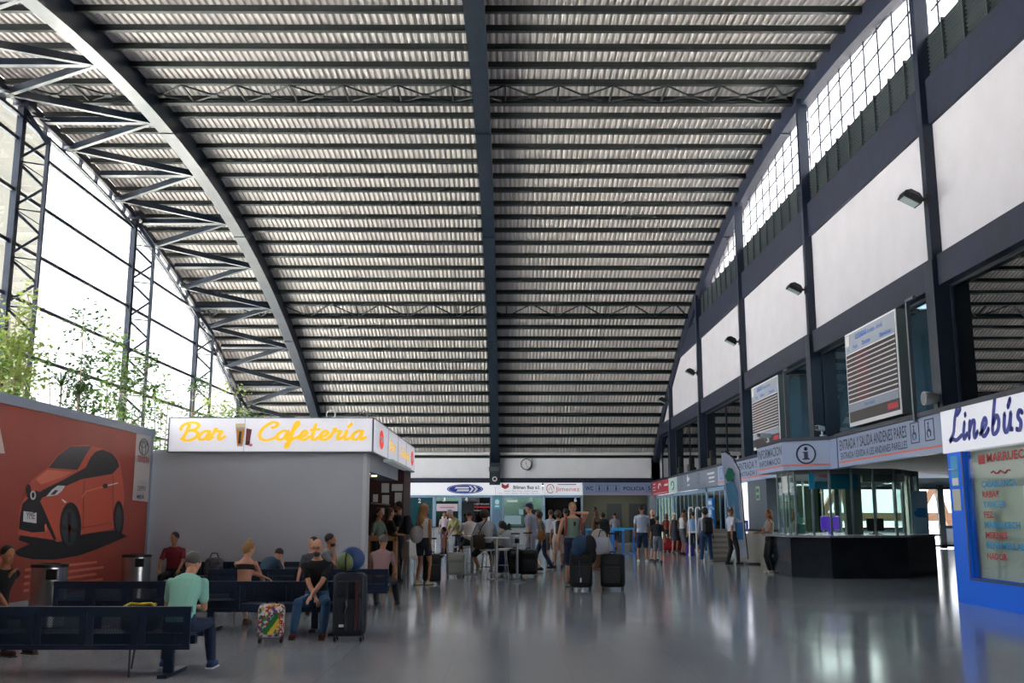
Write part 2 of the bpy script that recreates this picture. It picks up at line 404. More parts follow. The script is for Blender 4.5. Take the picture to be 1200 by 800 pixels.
# ---- columns (7.9 m grid) -------------------------------------------------
GRID = [2.7, 10.6, 18.55, 26.45, 34.35, 42.3, 50.2]
def left_column(y, k):
    top = roofz(y, -.35); lab = ['lattice steel column by the left glazing, nearest the camera', 'tall lattice steel column at the left glazing, above the car advert',
          'lattice steel column of the left glazing standing behind the birch trees', 'lattice steel column of the left glazing just above the cafe sign', 'shortest lattice column at the far end of the left glazing'][k]
    t = empty('lattice_column', (0, 0, 0), 0, lab, 'column')
    MB().box(XL-.02, XL+.16, y-.11, y+.11, 0, top).build('main_post', M_NAVY, t)
    xi = XL+.72; yi = y+.35; zt = top-1.05
    MB().box(xi-.05, xi+.05, yi-.05, yi+.05, 0, zt).bar((xi, yi, zt), (XL+.1, y+.1, top-.1), .14, .12).build('inner_post', M_NAVY, t)
    b = MB(); z = .35; 
    while z < zt-.3:
        b.bar((XL+.1, y, z), (xi, yi, z+.62), .07, .07).bar((xi, yi, z+.62), (XL+.1, y, z+1.25), .07, .07)
        b.bar((XL+.1, y, z+1.3), (xi, yi, z+1.3), .04, .04).bar((XL+.1, y, z+1.3), (xi, yi, z+.9), .025, .025)
        b.cbox((xi, yi, z+.62), (.12, .05, .26)); z += 1.4
    b.build('lacing', M_NAVY, t)
    MB().box(XL-.1, XL+.35, y-.25, y+.25, top-.1, top+.25).build('head_plate', M_NAVY, t)
LGRID = [3.4, 11.3, 19.0, 27.0, 35.8, 43.7, 51.2]
for k, y in enumerate(LGRID[2:]): left_column(y, k)
# ---- left glazing: one window per bay -------------------------------------
M_SILL = mat('sill_concrete', '#8c8f90', .8)
struct(MB().box(XL-.2, XL, YB, YF, 0, .35).build('wall_left', M_SILL))
edges = [YB]+LGRID+[YF]
for i in range(len(edges)-1):
    y0, y1 = edges[i]+.1, edges[i+1]-.1
    t = struct(empty('window_%d' % (i+1)))
    N = 8; top = [(y0+(y1-y0)*k/N) for k in range(N+1)]
    pts = [(XL, y0, .35), (XL, y1, .35)]+[(XL, y, max(roofz(y, -.5), .5)) for y in reversed(top)]
    MB().poly(pts, .012, (1, 0, 0)).build('pane', M_GLASS, t)
    b = MB()
    for z in (1.6, 3.1, 4.6, 6.1, 7.6, 9.1, 10.6, 12.1):
        ya, yb = y0, y1
        while ya < yb and roofz(ya, -.6) < z: ya += .05
        while yb > ya and roofz(yb, -.6) < z: yb -= .05
        if yb-ya > .3: b.box(XL-.02, XL+.08, ya-.1, yb+.1, z-.055, z+.055)
    b.build('rail', M_NAVY, t)

# ---- far wall -------------------------------------------------------------
struct(MB().box(-13.6, 8.6, YF, YF+.2, 3.4, 5.6).box(8.5, 11.6, YF, YF+.2, 3.4, 6.6).box(8.1, 8.6, YF, YF+.2, 3.4, 6.0).build('wall_back', mat('white_plaster_far', '#e8e6ec', .85, noise=.03, nscale=1.6)))
struct(MB().box(-13.6, 8.2, YF-.35, YF, 4.97, 5.12).build('trim_1', M_WPL))
struct(MB().box(-13.6, 8.2, YF-.12, YF, 3.43, 3.69).build('trim_2', M_BAND))
struct(MB().box(-13.8, 8.6, YB-.2, YB, 0, 5.5).build('wall_front', mat('rear_wall', '#4a4d50', .8)))
for x, lab in ((-.78, 'navy post carrying the middle arch down to the far wall'),):
    t = empty('arch_post', (0, 0, 0), 0, lab, 'post'); MB().box(x-.3, x+.3, YF-.45, YF-.1, 3.3, 5.1).build('shaft', M_NAVY, t)
    MB().box(x-.33, x+.33, YF-.5, YF-.08, 4.05, 4.3).build('collar', mat('collar_green', '#3a4a48', .5), t)

# ---- right wall ------------------------------------------------------------
def wall_strip(name, z0, z1, x, m, ya=YB, yb=YF, depth=.3):
    """wall strip that stops under the arch"""
    N = 90; P = []
    ys = [ya+(yb-ya)*k/N for k in range(N+1)]
    lo = [(y, z0) for y in ys if roofz(y, -.3) > z0]
    if not lo: return
    hi = [(y, min(z1, roofz(y, -.3))) for y, _ in reversed(lo)]
    return struct(MB().poly([(x, y, z) for y, z in lo+hi], depth, (1, 0, 0)).build(name, m))
wall_strip('wall_right', 6.42, 9.1, XW, M_WHITE)
wall_strip('trim_3', 5.85, 6.44, XW-.12, M_BAND, depth=.45)
wall_strip('trim_4', 9.08, 10.0, XW-.08, M_BAND, depth=.4)
struct(MB().box(XR-.06, XW+.3, YB, 24.6, 3.43, 3.52).box(XR-.06, XW+.3, 28.5, YF, 3.43, 3.52).build('trim_5', M_NAVY))
for k, y in enumerate(GRID[1:]):
    t = empty('wall_column', (0, 0, 0), 0, ['navy steel column on the right wall at the edge of the picture', 'navy steel column on the right wall between the blue bus kiosk and the ticket hall entrance',
         'navy steel column between the two departure boards', 'navy steel column left of the smaller departure board', 'slim navy column on the right wall above the feather flag', 'last slim navy column on the right wall near the far corner'][k], 'column')
    top = roofz(y, -.4)
    MB().box(XW-.2, XW+.05, y-.1, y+.1, 6.3, top).build('upper_shaft', M_NAVY, t)
    MB().box(XW-.22, XW+.5, y-.11, y+.28, 3.5, 6.35).build('lower_shaft', M_NAVY, t)
# clerestory windows and louvres
M_PANE = glass_mat('clerestory_glass', '#ffffff', .02)
wn = len(edges)
yy = [YB]+GRID+[YF]
for i in range(len(yy)-1):
    y0, y1 = yy[i]+.1, yy[i+1]-.1
    ya, yb = y0, y1
    while ya < yb and roofz(ya, -.4) < 10.97: ya += .05
    while yb > ya and roofz(yb, -.4) < 10.97: yb -= .05
    if yb-ya > .5:
        t = struct(empty('window_%d' % (wn+i)))
        ys = [ya+(yb-ya)*k/10 for k in range(11)]
        MB().poly([(XW+.15, ya, 10.95), (XW+.15, yb, 10.95)]+[(XW+.15, y, roofz(y, -.3)) for y in reversed(ys)], .01, (1, 0, 0)).build('pane', M_PANE, t)
        b = MB(); y = ya
        while y < yb: b.box(XW+.13, XW+.16, y-.014, y+.014, 10.95, roofz(y, -.3)); y += .87
        z = 10.95
        while z < 13:
            a, c = ya, yb
            while a < c and roofz(a, -.4) < z: a += .05
            while c > a and roofz(c, -.4) < z: c -= .05
            if c-a > .2: b.box(XW+.13, XW+.16, a, c, z-.014, z+.014)
            z += .52
        b.build('muntin', M_NAVY, t)
    ya, yb = y0, y1
    while ya < yb and roofz(ya, -.4) < 10.0: ya += .05
    while yb > ya and roofz(yb, -.4) < 10.0: yb -= .05
    if yb-ya > .5:
        t = empty('louvre_grille', (0, 0, 0), 0, 'long dark louvre grille under the high windows, between navy columns of the right wall', 'louvre', 'louvre grilles')
        b = MB(); z = 10.03
        M_LOUV = mat('louvre_slat', '#3a4246', .5); M_LB = mat('louvre_back', '#171c20', .8)
        while z < 10.93:
            zt = min(z, 99); a, c = ya, yb
            while a < c and roofz(a, -.4) < z: a += .05
            while c > a and roofz(c, -.4) < z: c -= .05
            b.bar((XW+.06, a, z), (XW+.06, c, z), .1, .018, (.6, 0, 1)); z += .085
        b.build('slat', M_LOUV, t)
        y = ya+.05
        while y < yb: MB().box(XW-.02, XW+.14, y-.02, y+.02, 10.0, min(10.95, roofz(y, -.3))).build('mullion', M_LOUV, t); y += .87
        ys = [ya+(yb-ya)*k/10 for k in range(11)]
        MB().poly([(XW+.2, y, 10.0) for y in ys]+[(XW+.2, y, min(10.95, roofz(y, -.3))) for y in reversed(ys)], .02, (1, 0, 0)).build('backing', M_LB, t)
# office windows above the fascia
M_OFF = mat('office_wall', '#8398a4', .8); M_OFFC = mat('office_ceiling', '#4c545a', .8)
struct(MB().box(11.2, 11.4, YB, YF, 3.5, 6.5).build('wall_office', M_OFF))
struct(MB().box(XW+.3, 11.4, YB, YF, 6.35, 6.5).build('ceiling_office', M_OFFC))
struct(MB().box(XW-.05, 30, YB, 50.9, 3.44, 3.5).box(XW-.05, 11.4, 50.9, YF, 3.44, 3.5).build('ceiling_wing', mat('wing_ceiling', '#5a6064', .85)))
for i in range(len(yy)-1):
    y0, y1 = yy[i]+.3, yy[i+1]-.11
    zt = 5.86
    while y1 > y0 and roofz(y1, -.3) < 5.86: y1 -= .05
    t = struct(empty('window_%d' % (wn*2+i)))
    MB().box(XW+.12, XW+.14, y0, y1, 3.52, zt).build('pane', M_GLASSD if i not in (3, 4) else glass_mat('office_glass', '#b4c2c8', .07), t)
    b = MB().box(XW+.08, XW+.16, y0, y0+.06, 3.52, zt).box(XW+.08, XW+.16, y1-.06, y1, 3.52, zt).box(XW+.08, XW+.16, y0, y1, zt-.06, zt).box(XW+.08, XW+.16, y0, y1, 3.52, 3.58)
    b.box(XW+.09, XW+.15, (y0+y1)/2-.015, (y0+y1)/2+.015, 3.55, zt)
    b.build('frame', M_NAVY, t)
    if i > 2: struct(MB().box(XW+.15, 11.2, yy[i]+.1, yy[i]+.2, 3.5, 6.35).build('wall_office_partition', M_OFF))
# ---- the wing behind the information desk ---------------------------------
M_WING = mat('wing_wall', '#70757a', .8)
struct(MB().box(11.5, 11.7, 30.5, 50.6, 0, 3.45).build('wall_wing_left', M_WING)) if False else None
struct(MB().box(25.8, 26, 10, 50.8, 0, 3.5).build('wall_wing_right', M_WING))
struct(MB().box(XW, 26, 11.9, 12.1, 0, 3.5).build('wall_wing_front', M_WING))
struct(MB().box(XW, 26, 50.5, 50.7, 2.95, 3.5).box(XW, 20.2, 50.5, 50.7, 0, .95).build('wall_wing_back', M_WING))
for k, (x0, x1) in enumerate(((8.5, 12.4), (12.5, 16.4), (16.5, 20.3), (20.5, 25.7))):
    t = struct(empty('window_%d' % (40+k)))
    z0 = .95 if k < 3 else .1
    MB().box(x0, x1, 50.55, 50.57, z0, 2.95).build('pane', M_GLASS, t)
    b = MB().box(x0-.08, x0+.08, 50.4, 50.6, z0, 3).box(x1-.08, x1+.05, 50.4, 50.6, z0, 3).box(x0, x1, 50.4, 50.6, z0-.05, z0+.06).box(x0, x1, 50.4, 50.6, 2.88, 3)
    if k == 3: b.box(21.5, 21.8, 50.4, 50.6, 0, 3.1).box(21.8, 25, 50.4, 50.6, .95, 1.1)
    b.build('frame', M_DARK, t)
    if k == 3: MB().box(21.8, 25, 50.45, 50.55, .12, .95).build('kick_panel', mat('kick_panel', '#8b8d94', .6), t)
# ---- outdoors ---------------------------------------------------------------
struct(MB().box(-150, 150, -120, 200, -.5, -.31).build('ground', mat('pavement_outside', '#e0dcd2', .9)))
M_RUST = mat('rust_brown_steel', '#6e4a30', .7); 
for k, x in enumerate((11, 16.2, 21.5, 27)):
    t = empty('platform_truss', (0, 0, 0), 0, 'brown diagonal steel trestle standing outside beyond the wing windows', 'trestle', 'platform trestles')
    MB().bar((x, 56, -.3), (x+2.2, 56, 3.3), .35, .35).bar((x+3.4, 56, -.3), (x+2.2, 56, 3.3), .3, .3).build('strut', M_RUST, t)
    MB().box(x, x+5.2, 55.8, 56.1, 1.3, 1.75).build('cross_beam', M_RUST, t)
b = MB().box(-60, -33.2, 60, 68, -.3, 30)
for q in range(7): b.box(-60, -33.0, 59.7, 68.2, 3+4*q, 3.4+4*q)
tag(b.build('pale_building', mat('beige_render', '#5e5c56', .9)), 'pale beige building outside the tall window at the left edge', 'building')

for x_, y_, e_, ln in ((-6, 57.7, 60, 4), (-1.5, 57.7, 60, 4), (2.6, 57.7, 35, 3), (6.2, 58.6, 30, 3)):  # lamps added to brighten the dark ticket windows and corridor
    l = bpy.data.lights.new('added_ticket_lamp', 'AREA'); l.shape = 'RECTANGLE'; l.size = ln; l.size_y = .4; l.energy = e_
    t = empty('added_ceiling_light', (x_, y_, 3.3), 0, 'ceiling light added to brighten the ticket windows of the far wall', 'ceiling light', 'added ticket office lights')
    o = bpy.data.objects.new('added_ticket_lamp', l); COL.objects.link(o); o.parent = t; o.location = (0, 0, -.06)
    MB().box(-ln/2, ln/2, -.2, .2, -.04, .0).build('added_diffuser', mat('added_lamp_glow', '#dfe8f0', .4, emit=2.0), t)
for y_, e_ in ((40.5, 60), (46.5, 60), (53.5, 50)):  # added lamps, so the shop interiors do not go black
    l = bpy.data.lights.new('added_shop_lamp', 'AREA'); l.shape = 'RECTANGLE'; l.size = .5; l.size_y = 4; l.energy = e_
    t = empty('added_ceiling_light', (9.7, y_, 3.44), 0, 'ceiling light added to brighten the glazed shops on the right', 'ceiling light', 'added shop lights')
    o = bpy.data.objects.new('added_shop_lamp', l); COL.objects.link(o); o.parent = t; o.location = (0, 0, -.06)
    MB().box(-.25, .25, -2, 2, -.04, .0).build('added_diffuser', mat('added_lamp_glow', '#dfe8f0', .4, emit=2.0), t)
for yy_ in (14.5, 21.5, 29.5, 37):  # added lamps that lift the dark office interiors behind the glass
    l = bpy.data.lights.new('added_office_lamp', 'AREA'); l.shape = 'RECTANGLE'; l.size = .6; l.size_y = 2.4; l.energy = 170 if yy_ > 18 else 6; l.color = (.85, .93, 1)
    t = empty('added_ceiling_light', (9.8, yy_, 6.32), 0, 'ceiling light panel added to brighten the offices behind the upper windows', 'ceiling light', 'added office ceiling lights')
    o = bpy.data.objects.new('added_office_lamp', l); COL.objects.link(o); o.parent = t; o.location = (0, 0, -.05)
    MB().box(-.3, .3, -1.2, 1.2, -.03, .0).build('added_diffuser', mat('added_lamp_glow', '#dfe8f0', .4, emit=2.0), t)
l = bpy.data.lights.new('added_kiosk_lamp', 'AREA'); l.size = 1.0; l.energy = 40  # lamp added to brighten the blinds inside the kiosk
t = empty('added_kiosk_light', (9.6, 14.5, 3.38), 0, 'ceiling light panel added to brighten the inside of the blue bus kiosk', 'ceiling light')
o = bpy.data.objects.new('added_kiosk_lamp', l); COL.objects.link(o); o.parent = t; o.location = (0, 0, -.06)
MB().box(-.5, .5, -.5, .5, -.04, .0).build('added_diffuser', mat('added_lamp_glow', '#dfe8f0', .4, emit=2.0), t)
struct(MB().box(8.28, 8.45, YF-.1, 60.6, 0, 3.44).build('wall_corridor_right', M_OFFC))
# ================================================================ FASCIA, SHOPS, KIOSKS
M_TXT = mat('sign_dark_blue', '#17243f', .5); M_RED = mat('sign_red', '#b01f26', .5); M_BLUEL = mat('sign_blue', '#10349c', .5)
M_SLATE = mat('sign_slate', '#8495ba', .35); M_SLATE2 = mat('sign_pale_slate', '#93a2c2', .3); M_ORL = mat('orange_line', '#e0705e', .5)
M_SWHITE = mat('sign_white', '#e2e2e6', .4); M_SGLOW = mat('sign_white_added_glow', '#e6e6ee', .4, emit=.16); M_TEAL = mat('teal_panel', '#1d6f8c', .4); M_GREYSIGN = mat('sign_grey', '#6b7687', .35)  # some white sign panels get a small added glow to look brighter
FX = lambda y0, y1, x, m, z0=2.7, z1=3.43: None
def xsign(y0, y1, m, label, lines=True, z0=2.7, z1=3.43, x=XR, border=M_NAVY):
    """fascia sign on the right wall, faces -X; reading direction is -Y"""
    t = empty('fascia_sign', (0, 0, 0), 0, label, 'sign')
    MB().box(x, x+.16, y0, y1, z0, z1).build('panel', m, t)
    if lines: MB().box(x-.006, x, y0, y1, z0+.1, z0+.14).build('orange_line', M_ORL, t)
    return t
def xt(t, s, m, y, z, w, h, bold=.0, x=XR): return text(s, m, t, (x, y, z), (0, -1, 0), (0, 0, 1), w, h, bold=bold)
def icon_box(t, m, y, z, sz, x=XR):
    b = MB(); q = .02
    b.box(x-.006, x, y-sz, y, z, z+q).box(x-.006, x, y-sz, y, z+sz-q, z+sz).box(x-.006, x, y-sz, y-sz+q, z, z+sz).box(x-.006, x, y-q, y, z, z+sz)
    b.build('icon_border', m, t)
def wheelchair(t, m, y, z, s, x=XR):
    b = MB()
    b.tube([(x-.004, y-.45*s+.22*s*math.cos(a), z+.32*s+.22*s*math.sin(a)) for a in [2*PI*k/14 for k in range(-3, 10)]], .025*s, 5)
    b.ell((x-.004, y-.4*s, z+.85*s), (.01, .07*s, .07*s), 8, 6).bar((x-.004, y-.4*s, z+.75*s), (x-.004, y-.42*s, z+.42*s), .01, .05*s).bar((x-.004, y-.42*s, z+.45*s), (x-.004, y-.7*s, z+.4*s), .01, .05*s)
    b.build('wheelchair_pictogram', m, t)
t = xsign(18.62, 24.55, M_SLATE2, 'pale blue-grey fascia sign reading ENTRADA Y SALIDA ANDENES PARES')
xt(t, 'ENTRADA Y SALIDA ANDENES PARES', M_TXT, 24.4, 3.1, 4.15, .25, .012)
xt(t, 'ENTRADA I EIXIDA A LES ANDANES PARELLES', M_TXT, 24.35, 2.88, 4.1, .16, .01)
for y in (20.05, 19.35):
    icon_box(t, M_TXT, y, 2.95, .42 if y > 20 else .42); wheelchair(t, M_TXT, y-.02, 2.98, .36)
t = xsign(30.3, 38.9, M_SLATE2, 'pale blue-grey fascia sign with two lines of dark capitals left of the information desk')
xt(t, 'ENTRADA Y SALIDA', M_TXT, 35.2, 3.1, 4.3, .25, .012); xt(t, 'ENTRADA I EIXIDA', M_TXT, 35.2, 2.88, 4.2, .16, .01)
icon_box(t, M_BLUEL, 38.4, 2.95, .4); icon_box(t, M_BLUEL, 37.6, 2.95, .4)
t = xsign(38.95, 48.3, M_GREYSIGN, 'long dark grey fascia sign with blue and white pictograms beyond the feather flag', False)
for y in (47.2, 43.0): icon_box(t, M_BLUEL, y, 2.92, .45)
b = MB(); y = 45.4
b.cbox((XR-.005, y, 3.2), (.01, .3, .22)).cbox((XR-.005, y-.35, 3.2), (.01, .2, .1)).cbox((XR-.005, y-.15, 2.93), (.01, .5, .06)).ell((XR-.005, y, 3.37), (.01, .08, .05), 8, 6)
b.build('pictogram', M_SWHITE, t)
b = MB().box(XR-.01, XR, 39.5, 40.9, 3.2, 3.27).box(XR-.01, XR, 39.5, 40.6, 3.03, 3.1).box(XR-.01, XR, 39.5, 40.6, 2.88, 2.93); b.build('small_print', M_SWHITE, t)
t = xsign(48.35, 50.9, mat('sign_pale_green', '#c9dbd8', .4), 'small white and green fascia sign beside the red one', False)
MB().tube([(XR-.005, 49.6+.45*math.cos(a), 3.05+.2*math.sin(a)) for a in [PI*2*k/16 for k in range(14)]], .035, 5).build('emblem', mat('emblem_green', '#2f9c86', .5), t)
t = xsign(50.95, 56.75, mat('sign_carmine', '#b3323c', .4), 'carmine red fascia sign in the far right corner', False)
b = MB()
for z in (3.28, 3.1, 2.95): b.box(XR-.01, XR, 55.4, 56.4, z, z+.05)
b.box(XR-.01, XR, 51.4, 56.2, 2.76, 2.8).box(XR-.01, XR, 51.1, 52.3, 3.1, 3.2); b.tube([(XR-.005, 53.8+.45*math.cos(a), 3.12+.15*math.sin(a)) for a in [PI*k/8 for k in range(-2, 9)]], .05, 5)
b.build('white_print', M_SWHITE, t)
# blue bus kiosk at the right edge
M_BLUE = mat('kiosk_blue', '#0f74ff', .5, spec=.3)
t = empty('bus_ticket_kiosk', (XR, 18.5, 0), 0, 'bright blue bus ticket kiosk at the right edge with a list of Moroccan cities', 'kiosk')
def P(o): o.location = (-XR, -18.5, 0); return o
P(MB().box(XR, XR+.15, 17.85, 18.45, 0, 2.66).box(XR, XR+.15, 10.65, 17.85, 0, .45).box(XR, XR+.15, 10.65, 11.2, .45, 2.66).box(XR+.15, 11, 18.3, 18.45, 0, 2.66).build('blue_front', M_BLUE, t))
P(MB().box(XR-.05, XR+.2, 10.6, 18.5, 2.66, 3.43).build('sign_panel', M_SGLOW, t))
P(MB().box(XR+.05, XR+.06, 11.2, 17.85, .45, 2.66).build('glass', glass_mat('kiosk_glass', '#eef4f4', .03), t))
b = MB(); y = 11.2
while y < 17.85: b.cbox((XR+.22, y, 1.56), (.015, .16, 2.2), .5); y += .17
P(b.build('vertical_blind', mat('blind_ivory', '#d8d5c0', .8), t))
P(MB().box(XR-.005, XR, 17.85, 17.9, .42, 2.66).box(XR-.005, XR, 11.2, 17.9, .42, .46).build('frame_edge', mat('kiosk_navy', '#0b2c66', .4), t))
sc = script([('L', 0, .5), ('i', .52, .72), ('n', .8, 1.1), ('e', 1.22, 1.5), ('b', 1.62, 1.9), ('ú', 2.02, 2.3), ('s', 2.42, 2.65)], mat('script_blue', '#122c9e', .4), t, (XR-.05, 18.2, 2.86), (0, -1, 0), (0, 0, 1), .29, .095, slant=.2); P(sc)
M_CY = mat('cyan_letter', '#0a8fc4', .5)
names = [('MARRUECOS', M_RED, 17.02, 1.6, 2.42, .15), ('CASABLANCA', M_CY, 17.28, 1.2, 2.0, .11), ('RABAT', M_RED, 17.28, .6, 1.83, .11), ('TANGER', M_CY, 17.28, .78, 1.66, .11),
         ('FEZ', M_RED, 17.28, .34, 1.49, .11), ('MARRAKECH', M_CY, 17.28, 1.2, 1.32, .11), ('MEKNES', M_RED, 17.28, .75, 1.15, .11), ('BENI MELLAL', M_CY, 17.28, 1.3, .98, .11), ('NADOR', M_RED, 17.28, .68, .8, .11)]
for s, m, y, wd, z, h in names: P(text(s, m, t, (XR+.045, y, z+.0), (0, -1, 0), (0, 0, 1), wd, h, 'city_name', .03))
P(MB().tube([(XR+.04, 16.9-.08*k, 2.24+.03*math.sin(k*1.9)) for k in range(9)], .012, 5).build('arabic_line', M_RED, t))
P(MB().box(XR+.035, XR+.045, 17.1, 17.32, 2.4, 2.56).build('flag_square', M_RED, t))
for z0, z1, m in ((2.05, 2.6, mat('sticker_blue', '#3b9fd8', .5)), (1.62, 2.0, mat('sticker_cream', '#cfd0be', .6))):
    P(MB().box(XR-.006, XR, 18.03, 18.33, z0, z1).build('sticker', m, t))
P(MB().box(XR-.009, XR-.005, 18.06, 18.3, 2.07, 2.2).lathe([(.0, 0), (.1, 0), (.1, .01), (0, .01)], (XR-.012, 18.18, 2.35)).build('sticker_white', M_SWHITE, t))
# ---------------------------------------------------------------- information desk
t = empty('information_desk', (9.3, 27, 0), 0, 'octagonal information desk clad in dark stone with glass screens under an i sign', 'information desk')
def Q(o): o.location = (-9.3, -27, 0); return o
base = [(7.19, 28.2), (7.23, 26.03), (8.04, 25.31), (10.07, 25.6), (11.54, 27.4), (11.54, 29.6), (10.2, 31.0), (8.3, 31.0)]
def off(pts, d):
    cx = sum(p[0] for p in pts)/len(pts); cy = sum(p[1] for p in pts)/len(pts); o = []
    for x, y in pts:
        r = math.hypot(x-cx, y-cy); o.append((cx+(x-cx)*(r+d)/r, cy+(y-cy)*(r+d)/r))
    return o
Q(MB().poly([(x, y, 0) for x, y in base], 1.0, (0, 0, 1)).build('stone_base', mat('dark_stone', '#23292f', .12, noise=.3, nscale=1.7), t))
Q(MB().poly([(x, y, 1.0) for x, y in off(base, .14)], .055, (0, 0, 1)).build('countertop', mat('counter_stone', '#8c9094', .25), t))
gb = off(base, -.35)
g = MB(); fr = MB()
for i in range(8):
    a = gb[i]; c = gb[(i+1) % 8]; n = 3 if math.dist(a, c) > 1.4 else 2
    g.bar((a[0], a[1], 1.9), (c[0], c[1], 1.9), .01, 1.66)
    for k in range(n):
        x = a[0]+(c[0]-a[0])*k/n; y = a[1]+(c[1]-a[1])*k/n
        fr.box(x-.025, x+.025, y-.025, y+.025, 1.05, 2.72)
Q(g.build('glass_screen', M_GLASSG, t)); Q(fr.build('screen_post', mat('aluminium', '#9aa7a8', .3, metal=.7), t))
Q(MB().poly([(x, y, 2.6) for x, y in off(gb, .02)], .14, (0, 0, 1)).build('soffit', mat('desk_soffit', '#70746f', .7), t))
l_ = bpy.data.lights.new('added_desk_lamp', 'AREA'); l_.size = 1.6; l_.energy = 70; lo = bpy.data.objects.new('added_desk_lamp', l_); COL.objects.link(lo); lo.parent = t; lo.location = (0, 1.2, 2.55)  # area lamp added inside the desk to lighten its interior
Q(MB().box(7.75, 9.0, 25.9, 25.93, 2.22, 2.62).build('turquoise_banner', mat('turquoise', '#149ac2', .4), t))
Q(MB().box(9.2, 10.3, 26.1, 26.35, 2.4, 2.62).build('roller_housing', mat('beige_box', '#a8a89a', .5), t))
Q(MB().poly([(8.7, 26.0, 1.06), (9.15, 26.1, 1.06), (9.15, 26.3, 1.06), (8.7, 26.2, 1.06)], 1.56, (0, 0, 1)).box(10.9, 11.1, 27.5, 27.7, 1.06, 2.6).build('white_post', mat('cream_post', '#b4b2a6', .6), t))
Q(MB().box(7.5, 7.62, 26.6, 27.6, 2.15, 2.6).build('white_notice', M_PAPER, t))
# sign around its corner
t = empty('information_sign', (7.6, 26, 3.0), 0, 'blue-grey fascia box with a circled i and the word INFORMACION', 'sign')
def Q2(o): o.location = (-7.6, -26, -3.0); return o
fp = [(7.12, 28.6), (7.12, 25.95), (8.12, 25.25), (8.12, 24.7), (8.4, 24.7), (8.4, 28.6)]
Q2(MB().poly([(x, y, 2.7) for x, y in fp], .73, (0, 0, 1)).build('box', M_SLATE2, t))
Q2(MB().poly([(x, y, 3.43) for x, y in off(fp, .05)], .09, (0, 0, 1)).build('cornice', M_NAVY, t))
Q2(MB().bar((7.115, 28.6, 2.82), (7.115, 25.95, 2.82), .02, .035).bar((7.115, 25.94, 2.82), (8.12, 25.235, 2.82), .02, .035).build('orange_line', M_ORL, t))
Q2(text('INFORMACION', M_TXT, t, (7.12, 28.5, 3.1), (0, -1, 0), (0, 0, 1), 2.45, .25, bold=.012)); Q2(text('INFORMACIO', M_TXT, t, (7.12, 28.4, 2.88), (0, -1, 0), (0, 0, 1), 2.2, .16, bold=.01))
a = Vector((7.12, 25.95, 0)); c = Vector((8.12, 25.25, 0)); u = (c-a).normalized(); n = Vector((u.y, -u.x, 0)); mid = (a+c)/2+Vector((0, 0, 3.1))+n*.008
Q2(MB().tube([mid+u*.24*math.cos(q)+Vector((0, 0, .24*math.sin(q))) for q in [2*PI*k/28 for k in range(29)]], .02, 6).build('ring', M_TXT, t))
b = MB().bar(mid-u*.0+Vector((0, 0, -.14)), mid+Vector((0, 0, .04)), .1, .012, n).bar(mid-u*.09+Vector((0, 0, -.13)), mid+u*.09+Vector((0, 0, -.13)), .012, .035).bar(mid-u*.08+Vector((0, 0, .04)), mid+u*.05+Vector((0, 0, .04)), .012, .03)
b.ell(mid+Vector((0, 0, .13)), (.05, .03, .05), 10, 8); Q2(b.build('letter_i', M_TXT, t))
# things inside the desk
tag(MB().rbox((9.75, 26.9, 1.31), (.46, .06, .34), .02).box(9.7, 9.8, 26.88, 26.94, 1.06, 1.2).box(9.6, 9.9, 26.8, 27.0, 1.055, 1.08).build('computer_monitor', M_BLACK), 'black computer monitor on the information desk', 'monitor')
tag(MB().rbox((8.55, 26.9, 1.35), (.5, .06, .36), .02).box(8.5, 8.6, 26.88, 26.94, 1.06, 1.2).build('computer_screen', mat('violet_screen', '#5b35b8', .3, emit=.35)), 'violet glowing screen behind the glass of the information desk', 'monitor')
t = empty('leaflet_stand', (11.0, 26.95, 0), 0, 'pale blue leaflet stand behind the right glass of the information desk', 'leaflet stand')
t2 = MB().box(-.2, .2, -.02, .02, 1.06, 2.2).build('board', mat('leaflet_pale_blue', '#9fc0d6', .5), t)
MB().box(-.1, .15, -.03, -.02, 1.5, 1.75).ell((-.1, -.02, 1.6), (.08, .01, .08)).build('print', mat('print_blue', '#2a86c8', .5), t)
tag(MB().rbox((7.62, 26.35, 1.2), (.2, .14, .26), .03).rbox((7.62, 26.35, 1.42), (.14, .1, .16), .03).rbox((7.56, 26.33, 1.57), (.05, .05, .14), .02).build('souvenir_figure', mat('mint_plastic', '#8fe0d8', .5)), 'small mint green figure standing on the information counter', 'figurine')
# stone-footed pillar with exit notice
t = empty('pillar', (8.25, 33, 0), 0, 'grey pillar with a stone foot and a green notice, between flag and information desk', 'pillar')
MB().box(-.1, .4, -1.2, 1.3, 1.12, 2.7).build('shaft', mat('pillar_grey', '#59636f', .6), t)
MB().box(-.14, .44, -1.25, 1.35, 0, 1.05).build('stone_foot', mat('beige_granite', '#8f8a80', .3, noise=.2, nscale=20), t)
MB().box(-.13, .42, -1.24, 1.34, 1.05, 1.12).build('ledge', M_BLACK, t)
MB().box(-.115, -.1, -.35, .1, 2.05, 2.5).build('notice', mat('notice_green', '#8fb29a', .5), t); MB().box(-.122, -.115, -.28, .04, 2.3, 2.42).box(-.122, -.115, -.28, .04, 2.1, 2.22).build('notice_print', mat('notice_dark', '#2f5a45', .5), t)
